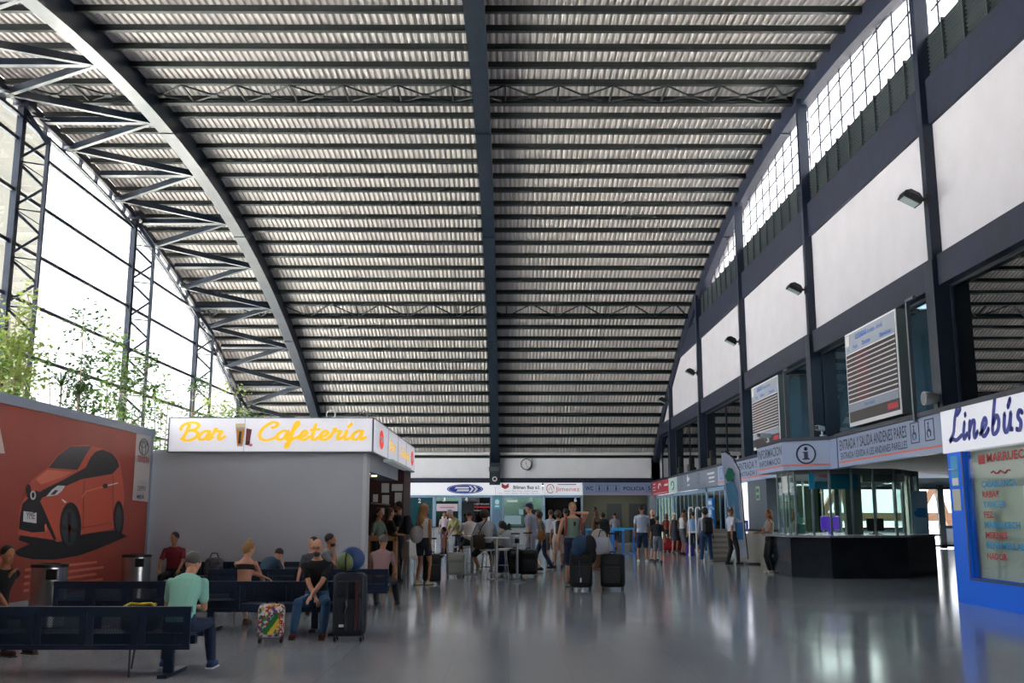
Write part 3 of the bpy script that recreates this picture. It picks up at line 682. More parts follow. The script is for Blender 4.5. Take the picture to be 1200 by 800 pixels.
# shop fronts of the right side, far part (Y 34.5 .. 56.8)
M_PIL = mat('front_pale_blue', '#7f9cb8', .4); M_CURT = mat('blue_curtain', '#0f6d98', .7, noise=.2, nscale=6); M_OLIVE = mat('olive_back', '#5e6a4e', .8, noise=.3, nscale=2)
struct(MB().box(10.6, 10.8, 34.5, 56.9, 0, 2.7).build('wall_shop_right', mat('shop_back', '#47543f', .9, noise=.4, nscale=1.5)))
def front(y0, y1, label, glassm, inner=None):
    t = empty('glazed_shop_front', (8.3, (y0+y1)/2, 0), 0, label, 'shop front'); h = (y1-y0)/2
    b = MB().box(0, .08, -h, -h+.14, 0, 2.7).box(0, .08, h-.14, h, 0, 2.7).box(0, .08, -h, h, 2.55, 2.7).box(0, .08, -h, h, 0, .12)
    y = -h+1.1
    while y < h-.6: b.box(.01, .07, y-.03, y+.03, 0, 2.7); y += 1.1
    b.build('frame', M_PIL, t); MB().box(.035, .045, -h+.1, h-.1, .1, 2.6).build('glass', glassm, t)
    if inner: 
        b = MB(); y = -h+.15; k = 0
        while y < h-.15: b.box(.25+.05*(k % 2), .27+.05*(k % 2), y, y+.24, .2, 2.55); y += .22; k += 1
        b.build('curtain', inner, t)
front(50.9, 56.8, 'dark glazed shop front under the carmine sign', glass_mat('shop_glass', '#a9bab2', .1))
front(42.3, 50.8, 'glazed shop front with deep blue curtains', glass_mat('shop_glass', '#a9bab2', .1), M_CURT)
front(38.6, 42.2, 'olive tinted glazed shop front beside the feather flag', glass_mat('shop_glass', '#a9bab2', .1), mat('olive_curtain', '#6d7a5c', .8))
t = empty('blue_totem', (8.1, 40.3, 0), 0, 'tall bright blue information totem with white squares by the shop windows', 'totem')
MB().box(-.05, .05, -.45, .45, .9, 2.25).build('board', mat('totem_blue', '#1c7fd0', .4), t); MB().box(-.04, .04, -.4, .4, 0, .9).build('stand', M_GREYM, t)
MB().box(-.06, -.05, -.33, .33, 2.0, 2.15).box(-.06, -.05, -.2, .1, 1.6, 1.8).box(-.06, -.05, -.2, .1, 1.25, 1.42).box(-.06, -.05, -.2, .15, 1.0, 1.1).build('white_square', M_SWHITE, t)
t = empty('lit_display_case', (8.2, 35.6, 0), 0, 'bright white lit display panel with a blue square between flag and pillar', 'display')
MB().box(0, .12, -1.2, 1.3, .95, 2.68).build('panel', mat('lit_white', '#e8eaf4', .4, emit=.55), t); MB().box(0, .14, -1.2, 1.3, 0, .95).build('stone_foot', mat('beige_granite', '#8f8a80', .3), t)
MB().box(-.01, 0, -1.0, .1, 1.02, 1.4).build('blue_square', M_BLUEL, t); MB().box(-.012, -.01, -.7, -.3, 1.1, 1.3).build('white_square', M_SWHITE, t)
b = MB(); 
for k in range(6): b.box(-.01, 0, .4, .7, 1.5+.17*k, 1.58+.17*k)
b.build('dark_print', M_TXT, t)
# ---------------------------------------------------------------- far wall shops
YS = YF-.02
M_DGLASS = glass_mat('shop_glass_dark', '#b5c8c2', .06)
struct(MB().box(-13.6, 8.3, 60.4, 60.6, 0, 3.4).build('wall_shop_back', mat('shop_back_olive', '#48493c', .9)))
struct(MB().box(-13.6, 8.3, YF, 60.6, 3.3, 3.4).build('ceiling_shops', mat('shop_ceiling', '#3d4240', .9)))
def ysign(x0, x1, m, label, z0=2.73, z1=3.42):
    t = empty('shop_sign', ((x0+x1)/2, YF-.1, 3.07), 0, label, 'sign'); h = (x1-x0)/2
    MB().box(-h, h, -.06, .1, z0-3.07, z1-3.07).build('panel', m, t); return t
t = ysign(-8.5, -.77, M_SGLOW, 'long white shop sign with a dark blue oval and chevrons')
cx = 2.18
MB().poly([(cx+1.02*math.cos(a), -.062, .0+.27*math.sin(a)) for a in [2*PI*k/40 for k in range(40)]], .01, (0, -1, 0)).build('oval', M_BLUEL, t)
MB().poly([(cx+.95*math.cos(a), -.074, .0+.235*math.sin(a)) for a in [2*PI*k/40 for k in range(40)]], .004, (0, -1, 0)).build('oval_rim', M_SWHITE, t)
MB().poly([(cx+.92*math.cos(a), -.079, .0+.22*math.sin(a)) for a in [2*PI*k/40 for k in range(40)]], .004, (0, -1, 0)).build('oval_face', M_BLUEL, t)
for dx in (.22, .45): MB().poly([(cx+dx, -.084, .17), (cx+dx+.12, -.084, .17), (cx+dx+.28, -.084, 0), (cx+dx+.12, -.084, -.17), (cx+dx, -.084, -.17), (cx+dx+.15, -.084, 0)], .004, (0, -1, 0)).build('chevron', M_SWHITE, t)
MB().poly([(cx-.6, -.084, .02), (cx+.2, -.084, .02), (cx+.22, -.084, .12), (cx-.5, -.084, .12)], .004, (0, -1, 0)).poly([(cx-.5, -.084, -.13), (cx+.2, -.084, -.13), (cx+.24, -.084, -.02), (cx-.4, -.084, -.02)], .004, (0, -1, 0)).build('white_bar', M_SWHITE, t)
t = ysign(1.02, 1.9, M_SWHITE, 'white shop sign with a small red crest and black italic lettering')
# the Bilman sign runs from the middle post to the red script sign
bpy.data.objects.remove(t.children[0]); 
MB().box(-2.2, .42, -.06, .1, -.34, .35).build('panel', M_SGLOW, t)
MB().poly([(-1.85, -.062, .32), (-1.85, -.062, .1), (-1.65, -.062, .0), (-1.45, -.062, .1), (-1.45, -.062, .32), (-1.65, -.062, .2)], .005, (0, -1, 0)).build('crest', M_RED, t)
text('Bilman Bus s.l.', M_TXT, t, (-1.2, -.062, .0), (1, 0, 0), (0, 0, 1), 1.5, .2, bold=.02)
text('Alicante  Elche  Murcia  Almeria  Granada', M_TXT, t, (-1.7, -.062, -.14), (1, 0, 0), (0, 0, 1), 1.9, .06)
text('Tel. Lunes a Sabado  Domingos y Festivos', M_TXT, t, (-2.0, -.062, -.27), (1, 0, 0), (0, 0, 1), 2.3, .06)
t = ysign(1.98, 4.16, M_SGLOW, 'white shop sign with a red ring emblem and red script')
MB().tube([(-.72+.2*math.cos(a), -.066, .02+.24*math.sin(a)) for a in [2*PI*k/20 for k in range(19)]], .022, 5).tube([(-.8, -.066, -.05), (-.7, -.066, .15), (-.62, -.066, -.08)], .02, 5).build('emblem', M_RED, t)
text('Jimenez', mat('script_red', '#c4544e', .5), t, (-.42, -.062, -.2), (1, 0, 0), (0, 0, 1), 1.35, .33, bold=.0)
MB().box(-.3, .75, -.066, -.06, .24, .29).build('underline', M_RED, t)
t = ysign(4.2, 8.05, M_SLATE, 'slate blue fascia sign reading WC and POLICIA')
text('WC', M_TXT, t, (-1.8, -.062, -.08), (1, 0, 0), (0, 0, 1), .45, .24, bold=.02); text('POLICIA', M_TXT, t, (.35, -.062, -.08), (1, 0, 0), (0, 0, 1), 1.2, .22, bold=.02)
MB().box(-1.92, 1.92, -.066, -.06, -.3, -.26).build('pink_line', mat('pink_line', '#c98a94', .5), t)
b = MB()
for x in (-1.2, -.73, -.25, 1.62):
    q = .015; b.box(x, x+.38, -.066, -.06, -.14, -.14+q).box(x, x+.38, -.066, -.06, .22, .22+q).box(x, x+q, -.066, -.06, -.14, .22).box(x+.38-q, x+.38, -.066, -.06, -.14, .22)
    if x < 1: b.box(x+.15, x+.23, -.066, -.06, -.08, .1).ell((x+.19, -.064, .15), (.04, .004, .04), 8, 6)
b.build('pictogram', M_TXT, t); text('5', M_TXT, t, (1.72, -.062, -.07), (1, 0, 0), (0, 0, 1), .18, .22, bold=.02)
def shop(x0, x1, label, glassm, frame=M_PIL, z0=.95):
    t = empty('ticket_window', ((x0+x1)/2, YF, 0), 0, label, 'ticket window'); h = (x1-x0)/2
    MB().box(-h, -h+.08, -.05, .1, 0, 2.73).box(h-.08, h, -.05, .1, 0, 2.73).box(-h, h, -.05, .1, 2.6, 2.73).build('frame', frame, t)
    MB().box(-h+.06, h-.06, 0, .015, z0+.05, 2.62).build('glass', glassm, t)
    if z0: MB().box(-h, h, -.08, .3, 0, z0).build('counter_front', mat('counter_white', '#a9adb0', .5), t); MB().box(-h, h, -.25, .4, z0, z0+.05).build('ledge', M_TXT, t)
    return t
def num(t, s, x, z=2.3): text(s, M_SWHITE, t, (x, -.02, z), (1, 0, 0), (0, 0, 1), .16, .25, bold=.03)
t = shop(-8.6, -4.2, 'teal shuttered ticket window numbered 2', M_GLASSG); MB().box(-2.1, 2.1, .05, .08, 1.0, 2.6).build('shutter', M_TEAL, t); num(t, '2', 1.3)
t = shop(-4.18, -2.75, 'ticket window numbered 3 with a green panel and pale pink plaque', M_DGLASS)
MB().box(-.62, .62, .03, .05, 1.0, 1.55).box(-.62, .62, .03, .05, 1.55, 2.4).build('green_panel', mat('green_panel', '#0f6a44', .5), t)
MB().rbox((0, -.02, 2.05), (1.2, .04, .4), .015).build('plaque', mat('plaque_pink', '#d8c6d2', .5), t); MB().box(-.4, .4, -.045, -.04, 2.02, 2.08).build('plaque_print', mat('plaque_rose', '#b87890', .5), t); num(t, '3', -.25, 2.38)
MB().box(-.3, -.02, -.01, 0, 1.3, 1.55).box(.1, .38, -.01, 0, 1.3, 1.55).build('notice', M_PAPER, t)
t = shop(-2.73, -.95, 'dark ticket window numbered 4 with white and red lettering', glass_mat('near_black_glass', '#26343a', .12))
num(t, '4', -.62, 2.38); MB().box(-.1, .78, -.02, -.01, 2.02, 2.12).build('red_line', M_RED, t); text('LINEAS REGULARES', M_SWHITE, t, (-.1, -.02, 2.2), (1, 0, 0), (0, 0, 1), .85, .08); text('INTERNACIONALES', M_SWHITE, t, (-.1, -.02, 1.85), (1, 0, 0), (0, 0, 1), .6, .07)
MB().box(.4, .78, -.01, 0, 1.3, 1.55).build('notice', M_PAPER, t)
t = empty('blue_grey_pilaster', (-.65, YF, 0), 0, 'blue-grey pilaster with a turquoise pictogram plate below the middle post', 'pilaster')
MB().box(-.28, .28, -.1, .1, 0, 2.73).build('shaft', mat('pilaster_blue', '#5f7f9f', .5), t); MB().box(-.2, .2, -.12, -.1, 1.95, 2.6).build('plate', mat('plate_turq', '#3fa6b4', .5), t)
MB().ell((0, -.12, 2.35), (.12, .01, .14)).box(-.12, .12, -.125, -.12, 2.08, 2.16).build('pictogram', M_SWHITE, t)
t = shop(-.35, 1.95, 'green glazed ticket window numbered 5 with a row of notices', glass_mat('pale_green_glass', '#c3d2cb', .08)); num(t, '5', .4, 2.38)
MB().box(-1.05, -.1, -.015, -.005, 1.12, 1.6).box(-.22, .02, -.015, -.005, 1.65, 1.95).build('notice', mat('notice_blue', '#a8c4cc', .6), t); MB().box(0.05, .95, -.02, .0, 0, 1.95).build('dark_door', mat('door_black', '#14181b', .5), t)
MB().box(-.9, -.3, -.015, -.005, 2.35, 2.45).build('lettering', M_PAPER, t)
t = shop(1.98, 4.15, 'dark ticket window numbered 6 with a maroon blind', glass_mat('near_black_glass', '#26343a', .12)); num(t, '6', .62, 2.35); MB().box(-1.0, -.05, .02, .04, 1.7, 2.6).build('maroon_blind', mat('maroon', '#5a2228', .7), t)
struct(MB().box(5.9, 6.75, 60.3, 60.4, 0, 2.3).build('door_1', mat('corridor_door', '#1b1f1d', .6)))
struct(MB().box(7.2, 8.2, 60.3, 60.4, 0, 2.3).build('door_2', mat('corridor_door', '#1b1f1d', .6)))
struct(MB().box(4.2, 4.3, YF, 60.5, 0, 3.3).build('wall_corridor', mat('corridor_wall', '#48493c', .9)))
struct(MB().box(-13.6, 4.2, 58.4, 58.5, 0, 3.3).build('wall_ticket_office', mat('ticket_office_wall', '#7e8c86', .9)))
# clock
t = empty('wall_clock', (1.0, YF-.2, 4.46), 0, 'round black-rimmed wall clock on the far white wall', 'clock')
rot = Matrix.Rotation(PI/2, 3, 'X')
def disc(r, y0, y1, n=32): return MB().loft([[(r*math.cos(2*PI*k/n), y, r*math.sin(2*PI*k/n)) for k in range(n)] for y in (y0, y1)])
disc(.32, 0, .12).build('rim', M_BLACK, t); disc(.275, -.01, .02).build('face', M_SWHITE, t)
b = MB()
for k in range(12):
    a = k*PI/6; b.bar((.2*math.sin(a), -.015, .2*math.cos(a)), (.25*math.sin(a), -.015, .25*math.cos(a)), .02, .01, (0, 1, 0))
b.build('hour_mark', M_BLACK, t)
MB().bar((0, -.02, 0), (.1, -.02, -.19), .02, .01, (0, 1, 0)).build('minute_hand', M_BLACK, t); MB().bar((0, -.022, 0), (-.02, -.022, .14), .025, .01, (0, 1, 0)).build('hour_hand', M_BLACK, t)
MB().box(-.012, .012, 0, .03, -.77, -.32).build('conduit', M_WPL, t)
t = empty('round_lamp', (-.78, YF-.55, 3.62), 0, 'small round white lamp at the foot of the middle post', 'lamp')
disc(.14, 0, .1, 16).build('housing', M_WPL, t); disc(.08, -.01, .02, 16).build('lens', M_BLACK, t)
# ---------------------------------------------------------------- departure boards
def board(y0, y1, z0, z1, label, rows):
    t = empty('departure_board', (XW-.35, (y0+y1)/2, z0), 0, label, 'departure board', None); h = (y1-y0)/2; H = z1-z0
    MB().box(0, .3, -h, h, 0, H).build('cabinet', mat('cabinet_grey', '#5b6464', .5), t)
    MB().box(-.02, 0, -h, h, 0, H).build('white_frame', M_SWHITE, t)
    MB().box(-.03, -.02, -h+.06, h-.06, .09, H-.5).build('led_field', mat('led_field', '#2a1d20', .4), t)
    MB().box(-.035, -.02, -h+.06, h-.06, .33, .52).build('grey_band', mat('band_grey', '#8f98a8', .5), t)
    MB().box(-.03, -.02, -h+.05, h-.05, H-.5, H-.04).build('header', mat('header_grey', '#9aa0ac', .5), t)
    b = MB(); r = MB(); rg = random.Random(3)
    hz = (H-.5-.52)/rows
    for k in range(rows+1):
        z = .52+k*hz; b.box(-.04, -.028, -h+.07, h-.07, z-.012, z+.012)
        if k < rows:
            for (u0, u1) in ((.04, .14), (.2, .55), (.68, .74)):
                u = u0
                while u < u1-rg.random()*.12:
                    w = .012+rg.random()*.015; r.box(-.034, -.03, h-.12-u*2*h*.9-w, h-.12-u*2*h*.9, z+.045, z+hz-.045); u += .022
    [r.box(-.034, -.03, -h+.15+.05*q, -h+.18+.05*q, .15, .27) for q in range(11)]
    b.build('row_divider', M_SWHITE, t); r.build('led_text', mat('led_red', '#a02a34', .5, emit=.35), t)
    lb = mat('board_blue', '#1c62c4', .5)
    text('LLEGADAS', lb, t, (-.03, h-.75, H-.22), (0, -1, 0), (0, 0, 1), .7, .13, bold=.02); text('Arribades  Arrivals', lb, t, (-.03, h-1.5, H-.22), (0, -1, 0), (0, 0, 1), .9, .1)
    text('Via', lb, t, (-.03, h-.16, H-.44), (0, -1, 0), (0, 0, 1), .16, .09); text('Hora', lb, t, (-.03, h-.55, H-.42), (0, -1, 0), (0, 0, 1), .3, .1, bold=.02)
    text('Destino', lb, t, (-.03, h-1.15, H-.42), (0, -1, 0), (0, 0, 1), .5, .1, bold=.02); text('Observaciones', lb, t, (-.03, h-2.2, H-.44), (0, -1, 0), (0, 0, 1), .65, .1, bold=.02)
    text('Hora Actual', lb, t, (-.04, h-1.1, .38), (0, -1, 0), (0, 0, 1), .6, .08, bold=.02)
    MB().box(-.035, -.02, h-.32, h-.08, H-.3, H-.06).build('logo_square', M_WPL, t)
    MB().box(.3, .55, -.1, .1, H-.3, H-.2).box(.3, .55, -.1, .1, .3, .4).build('bracket', M_GREYM, t)
    MB().box(.05, .12, -h-.42, -h-.35, -.2, H+.1).box(.05, .12, -h-.75, -h-.35, H+.05, H+.1).build('side_rail', M_GREYM, t)
board(20.0, 23.1, 3.56, 5.72, 'larger departure board with rows of red text, above the entrance sign', 11)
board(29.1, 32.3, 3.62, 5.64, 'smaller departure board with rows of red text, above the information desk', 12)
# ---------------------------------------------------------------- floodlights and cameras
def flood(y, z, label):
    t = empty('floodlight', (XW-.2, y, z), 0, label, 'floodlight')
    b = MB(); R = Matrix.Rotation(math.radians(28), 3, 'Y'); rg = []
    for zz, a, c in ((-.09, .19, .16), (.02, .19, .16), (.12, .09, .1)):
        rg.append([Vector((-.3, 0, .05))+R@Vector((x*a, yy*c, zz)) for x, yy in ((-1, -1), (1, -1), (1, 1), (-1, 1))])
    b.loft(rg); b.build('housing', M_BLACK, t)
    MB().add([Vector((-.3, 0, .05))+R@Vector((x*.16, yy*.13, -.1)) for x, yy in ((-1, -1), (1, -1), (1, 1), (-1, 1))], [(0, 1, 2, 3)]).build('lens', mat('flood_lens', '#aebcbc', .15), t)
    MB().box(-.22, .02, -.03, .03, -.02, .03).box(-.03, .02, -.08, .08, -.1, .1).build('bracket', M_BLACK, t)
flood(18.5, 7.55, 'black floodlight on the nearest navy column of the right wall')
flood(26.45, 7.6, 'black floodlight on the navy column above the two departure boards')
flood(34.35, 7.55, 'black floodlight third along the right wall')
flood(42.3, 7.6, 'black floodlight fourth along the right wall')
flood(50.2, 7.3, 'black floodlight on the last column, near the arch')
def cctv(x, y, z, rz, label):
    t = empty('security_camera', (x, y, z), rz, label, 'security camera')
    MB().rbox((-.14, 0, .05), (.42, .13, .13), .03).build('housing', M_WPL, t); MB().cbox((-.36, 0, .05), (.03, .09, .09)).build('lens', M_BLACK, t); MB().box(-.02, .02, -.02, .02, -.12, 0).box(-.05, .15, -.05, .05, -.14, -.11).build('bracket', M_WPL, t)
cctv(8.0, 25.4, 3.68, .9, 'white security camera on the corner of the information sign')
cctv(7.2, 27.6, 3.68, .5, 'white security camera on the left edge of the information sign')
cctv(8.1, 35.3, 3.66, .4, 'white security camera above the fascia near the feather flag')
t = empty('horn_speaker', (8.0, 18.6, 3.68), 0, 'round grey speaker on the ledge above the bus kiosk sign', 'speaker')
b = MB(); b.loft([[(x, r*math.cos(2*PI*k/16), .02+r*math.sin(2*PI*k/16)) for k in range(16)] for x, r in ((.12, .06), (.0, .1), (-.16, .13), (-.2, .13))]); b.build('drum', mat('speaker_grey', '#9a9a96', .5), t, True)
b = MB(); b.loft([[(x, r*math.cos(2*PI*k/16), .02+r*math.sin(2*PI*k/16)) for k in range(16)] for x, r in ((-.2, .11), (-.205, .02))]); b.build('grille', M_GREYM, t); MB().box(.05, .2, -.03, .03, -.16, 0).build('bracket', M_BLACK, t)
for k, (y, lab) in enumerate(((40.0, 'dark ledge speaker pair under the third column'), (44.6, 'dark stack of equipment on the ledge under the slim column'), (47.4, 'dark upright speaker on the ledge near the far corner'))):
    t = empty('ledge_equipment', (8.1, y, 3.53), 0, lab, 'loudspeaker')
    MB().rbox((0, 0, .15), (.2, .7-.1*k, .3), .04).build('cabinet', M_BLACK, t); MB().box(-.05, .05, -.08, .08, .28, .6+.2*(k == 2)).build('post', M_BLACK, t)
# ================================================================ CAFE KIOSK
KY = 20.0
t = empty('cafe_kiosk', (-4.8, KY, 0), 0, 'grey walled cafe kiosk under a lit white sign, open on its right side', 'kiosk')
def K(o): o.location = (4.8, -KY, 0); return o
M_KW = mat('kiosk_grey_wall', '#a4a9b3', .75, noise=.03, nscale=1.2); M_BRN = mat('dark_red_wood', '#43201d', .6)
K(MB().box(-7.12, -2.85, KY, KY+.15, 0, 2.8).build('front_wall', M_KW, t))
K(MB().box(-2.9, -2.82, KY-.02, KY+.4, 0, 2.8).build('corner_post', mat('corner_white', '#b9bcc0', .5), t))
K(MB().box(-7.12, -6.95, KY+.16, 28.6, 0, 2.8).box(-7.0, -2.8, 28.4, 28.6, 0, 2.8).build('rear_walls', M_KW, t))
K(MB().box(-7.1, -2.8, KY+.1, 28.6, 2.76, 2.84).build('roof', M_KW, t))
K(MB().box(-3.3, -2.82, KY+.4, 25.6, 2.42, 2.78).build('drop_ceiling', M_KW, t))
K(MB().box(-6.9, -2.78, 26.7, 26.85, 0, 2.78).box(-2.98, -2.78, 26.85, 28.5, 0, 2.78).build('brown_partition', M_BRN, t))
b = MB()
for x0, x1, y0, y1 in ((447, 456, 566, 577), (459, 472, 567, 575), (447.5, 456, 580, 591), (462.5, 471, 577, 589), (437, 443, 579, 588), (445, 450.5, 595, 603), (463, 471, 592, 603)):
    a = onY(x0, y1, 26.68); c = onY(x1, y0, 26.68); b.box(a[0], c[0], 26.67, 26.69, a[1], c[1])
K(b.build('posted_notices', M_PAPER, t))
K(MB().box(-3.3, -2.8, 21.6, 26.6, 1.02, 1.08).box(-3.2, -2.85, 21.6, 26.6, 0, 1.02).build('bar_counter', mat('counter_wood', '#5f4430', .5), t))
K(MB().box(-3.1, -3.04, 22.3, 26, 1.8, 1.83).build('shelf', M_BRN, t))
K(MB().box(-2.75, -2.55, 22.0, 26.2, 2.7, 2.76).build('fluorescent_tube', mat('tube_light', '#aab4b6', .4, emit=.1), t))
for y in (21.3, 22.4):
    K(MB().lathe([(.0, 0), (.06, 0), (.06, .02), (0, .02)], (-3.0, y, 2.40)).build('spot_lamp', mat('spot_glow', '#ffe0b0', .4, emit=4), t))
M_LB = mat('lightbox_white', '#e4e4ee', .4, emit=.18)
t = empty('cafe_sign', (-4.7, KY, 3.1), 0, 'long white lit sign reading Bar Cafeteria in yellow script, wrapping the kiosk corner', 'sign')
def KS(o): o.location = (4.7, -KY, -3.1); return o
KS(MB().box(-6.76, -2.72, KY-.12, KY+.1, 2.79, 3.45).build('front_lightbox', M_LB, t))
KS(MB().box(-2.9, -2.7, KY+.1, 28.75, 2.79, 3.45).build('side_lightbox', M_LB, t))
b = MB().box(-6.78, -2.70, KY-.13, KY+.12, 2.765, 2.79).box(-6.78, -2.7, KY-.13, KY+.12, 3.45, 3.47).box(-2.92, -2.69, KY, 28.77, 2.765, 2.79).box(-2.92, -2.69, KY, 28.77, 3.45, 3.47).box(-6.79, -6.76, KY-.13, KY+.1, 2.77, 3.47).box(-2.72, -2.69, KY-.135, KY-.1, 2.77, 3.47)
for y in (22.4, 24.4, 26.4): b.box(-2.7, -2.695, y-.01, y+.01, 2.79, 3.45)
b.box(-5.265, -5.26, KY-.125, KY-.12, 2.79, 3.45)
KS(b.build('frame_edge', M_GREYM, t))
M_YEL = mat('sign_yellow', '#f5c636', .5, emit=.22)
fx = lambda px: onY(px, 500, KY-.12)[0]
def z_at(py): return onY(300, py, KY-.12)[1]
X0 = fx(200)
def it(ch, a, c): return (ch, fx(a)-X0, fx(c)-X0)
xh = (z_at(505)-z_at(515.2))
KS(script([it('B', 211, 232), it('a', 232, 248), it('r', 246, 262)], M_YEL, t, (X0, KY-.122, z_at(515)), (1, 0, 0), (0, 0, 1), xh*1.0, .062))
KS(script([it('C', 303, 323), it('a', 323, 340), it('f', 337, 350), it('e', 350, 362), it('t', 362, 373), it('e', 373, 387), it('r', 386, 401), it('í', 401, 412), it('a', 411, 427)], M_YEL, t, (X0, KY-.122, z_at(515)), (1, 0, 0), (0, 0, 1), xh*1.02, .062))
# drink glasses printed on the sign
a = fx(276); zc = z_at(523)
def fl(pts, m, name, k): KS(MB().poly([(a+x, KY-.122-.002*k, zc+z) for x, z in pts], .002, (0, -1, 0)).build(name, m, t))
fl([(0, .42), (.2, .42), (.16, 0), (.05, 0)], mat('print_grey', '#b9b2c0', .5), 'printed_glass', 0)
fl([(.02, .34), (.18, .34), (.15, .03), (.06, .03)], mat('print_beer', '#d8902c', .5), 'printed_beer', 1)
fl([(.0, .46), (.2, .46), (.2, .38), (.0, .38)], mat('print_foam', '#e8d8b0', .5), 'printed_foam', 2)
fl([(.08, .3), (.13, .3), (.12, .06), (.07, .06)], mat('print_dark', '#4a2a20', .5), 'printed_shade', 3)
fl([(.22, .36), (.33, .34), (.29, .02), (.21, .03)], mat('print_cola', '#7a3038', .5), 'printed_cola', 1)
fl([(.24, .1), (.31, .1), (.29, .03), (.23, .03)], mat('print_dark', '#4a2a20', .5), 'printed_cola_shade', 2)
fl([(.32+.04*math.cos(q), .03+.03*math.sin(q)) for q in [2*PI*j/12 for j in range(12)]], mat('print_pink', '#e07a8a', .5), 'printed_straw_ring', 3)
for y, s in ((21.2, 1), (28.0, 1)):
    KS(MB().poly([(-2.699, y+.36*math.cos(q), 3.12+.2*math.sin(q)) for q in [2*PI*j/24 for j in range(24)]], .004, (1, 0, 0)).build('red_disc', mat('disc_red', '#e0453a', .5, emit=.35), t))
    KS(MB().tube([(-2.692, y-.25+.08*j, 3.12+.06*math.sin(j*1.6)) for j in range(7)], .018, 5).build('disc_script', M_SWHITE, t))
KS(text('Bar', M_YEL, t, (-2.694, 22.7, 3.0), (0, 1, 0), (0, 0, 1), 1.1, .25, bold=.02)); KS(text('Cafeteria', M_YEL, t, (-2.694, 24.9, 3.0), (0, 1, 0), (0, 0, 1), 2.2, .25, bold=.02))
# loop and twig aerial on the roof
t = empty('ring_antenna', (-3.72, 20.8, 2.84), 0, 'thin white ring on the cafe roof beside the big girder', 'antenna')
MB().tube([(.09*math.cos(q), 0, .78+.09*math.sin(q)) for q in [2*PI*j/24 for j in range(25)]], .012, 6).tube([(0, 0, 0), (0, 0, .69)], .012, 6).build('ring', M_WPL, t)
t = empty('tv_antenna', (-3.0, 21.2, 2.84), .5, 'small rooftop television aerial over the right end of the cafe sign', 'antenna')
b = MB().tube([(0, 0, 0), (0, 0, .85)], .012, 6).tube([(-.25, 0, .85), (.25, 0, .8)], .01, 5)
for k in range(6): b.tube([(-.22+.08*k, -.14, .85-.008*k), (-.22+.08*k, .14, .85-.008*k)], .006, 4)
b.tube([(-.25, 0, .7), (-.1, 0, .92), (.05, 0, .82)], .008, 4); b.build('mast', M_GREYM, t)
# glass display cabinet with wooden frame
t = empty('display_cabinet', (-2.62, 21.15, 0), 0, 'wood framed display cabinet in front of the cafe counter', 'cabinet')
b = MB().box(-.3, -.24, -.2, .2, 0, 1.08).box(.24, .3, -.2, .2, 0, 1.08).box(-.3, .3, -.2, .2, 1.02, 1.1).box(-.3, .3, -.2, .2, 0, .12).box(-.3, .3, -.2, .2, .58, .62)
b.build('wooden_frame', mat('light_wood', '#8a6238', .5), t); MB().box(-.24, .24, .15, .18, .12, 1.02).build('back_panel', mat('cab_dark', '#1d1a1c', .6), t)
MB().box(-.24, .24, -.19, -.18, .12, 1.02).build('glass', M_GLASS, t)
rg = random.Random(5); mm = [mat('pack_red', '#a8332c', .5), mat('pack_white', '#c8c4b8', .5), mat('pack_green', '#49795a', .5)]
for k in range(12):
    MB().rbox((-.19+.075*(k % 6), 0, .7+.0*(k)+(.0 if k < 6 else -.45)), (.055, .1, .16+.08*rg.random()), .01).build('goods', mm[k % 3], t)

# ================================================================ CAR ADVERT HOARDING
BX = -7.1
t = empty('car_advert_hoarding', (BX, 13, 0), 0, 'large orange-red hoarding along the left with a picture of a small red car', 'billboard')
def BB(o): o.location = (-BX, -13, 0); return o
M_OR = mat('hoarding_orange', '#963f31', .45, noise=.06, nscale=1.5)
BB(MB().box(BX-.1, BX, 4, 19.86, .3, 3.1).build('panel', M_OR, t))
BB(MB().box(BX-.12, BX+.03, 4, 19.95, 3.08, 3.22).box(BX-.12, BX+.02, 19.86, 19.95, 0, 3.1).build('rail', mat('rail_grey_blue', '#8493a8', .4), t))
BB(MB().box(BX-.15, BX+.06, 4, 19.9, 0, .3).build('plinth', mat('plinth_grey', '#8b9498', .6), t))
def bp(pts, m, name, k):
    """outline read in the photograph, laid flat on the hoarding at X = BX"""
    q = [onX(x/4, 460+y/4, BX) for x, y in pts]
    BB(MB().poly([(BX+.002*k, y, z) for y, z in q], .002, (1, 0, 0)).build(name, m, t))
M_CARB = mat('ad_black', '#161a1e', .45); M_CAR = mat('ad_car_red', '#bd5038', .4); M_CARD = mat('ad_car_shade', '#8f3426', .4); M_CARL = mat('ad_car_light', '#d4745c', .4)
bp([(65, 748), (100, 725), (140, 708), (90, 680), (200, 700), (280, 695), (400, 660), (530, 645), (598, 672), (520, 705), (440, 738), (360, 765), (250, 783), (150, 780), (85, 765)], M_CARB, 'printed_shadow', 1)
bp([(80, 662), (85, 600), (92, 530), (120, 480), (135, 425), (155, 400), (222, 350), (270, 290), (322, 250), (400, 243), (480, 262), (530, 285), (560, 325), (572, 400), (583, 480), (575, 560), (545, 630), (520, 640), (380, 665), (330, 690), (260, 700), (160, 690)], M_CAR, 'printed_car_body', 2)
bp([(225, 352), (270, 296), (325, 252), (428, 250), (395, 300), (362, 362)], mat('ad_glass', '#2a3036', .3), 'printed_windscreen', 3)
bp([(400, 350), (425, 300), (448, 275), (480, 266), (525, 285), (548, 315), (557, 345), (525, 380), (380, 405), (300, 440), (210, 486), (185, 496), (180, 470), (200, 455), (300, 405)], M_CARB, 'printed_side_window', 3)
bp([(225, 355), (362, 365), (395, 350), (290, 402), (190, 455), (150, 455), (140, 425), (165, 400)], M_CAR, 'printed_bonnet', 3)
bp([(165, 405), (220, 362), (340, 372), (290, 396), (190, 430)], M_CARL, 'printed_bonnet_light', 4)
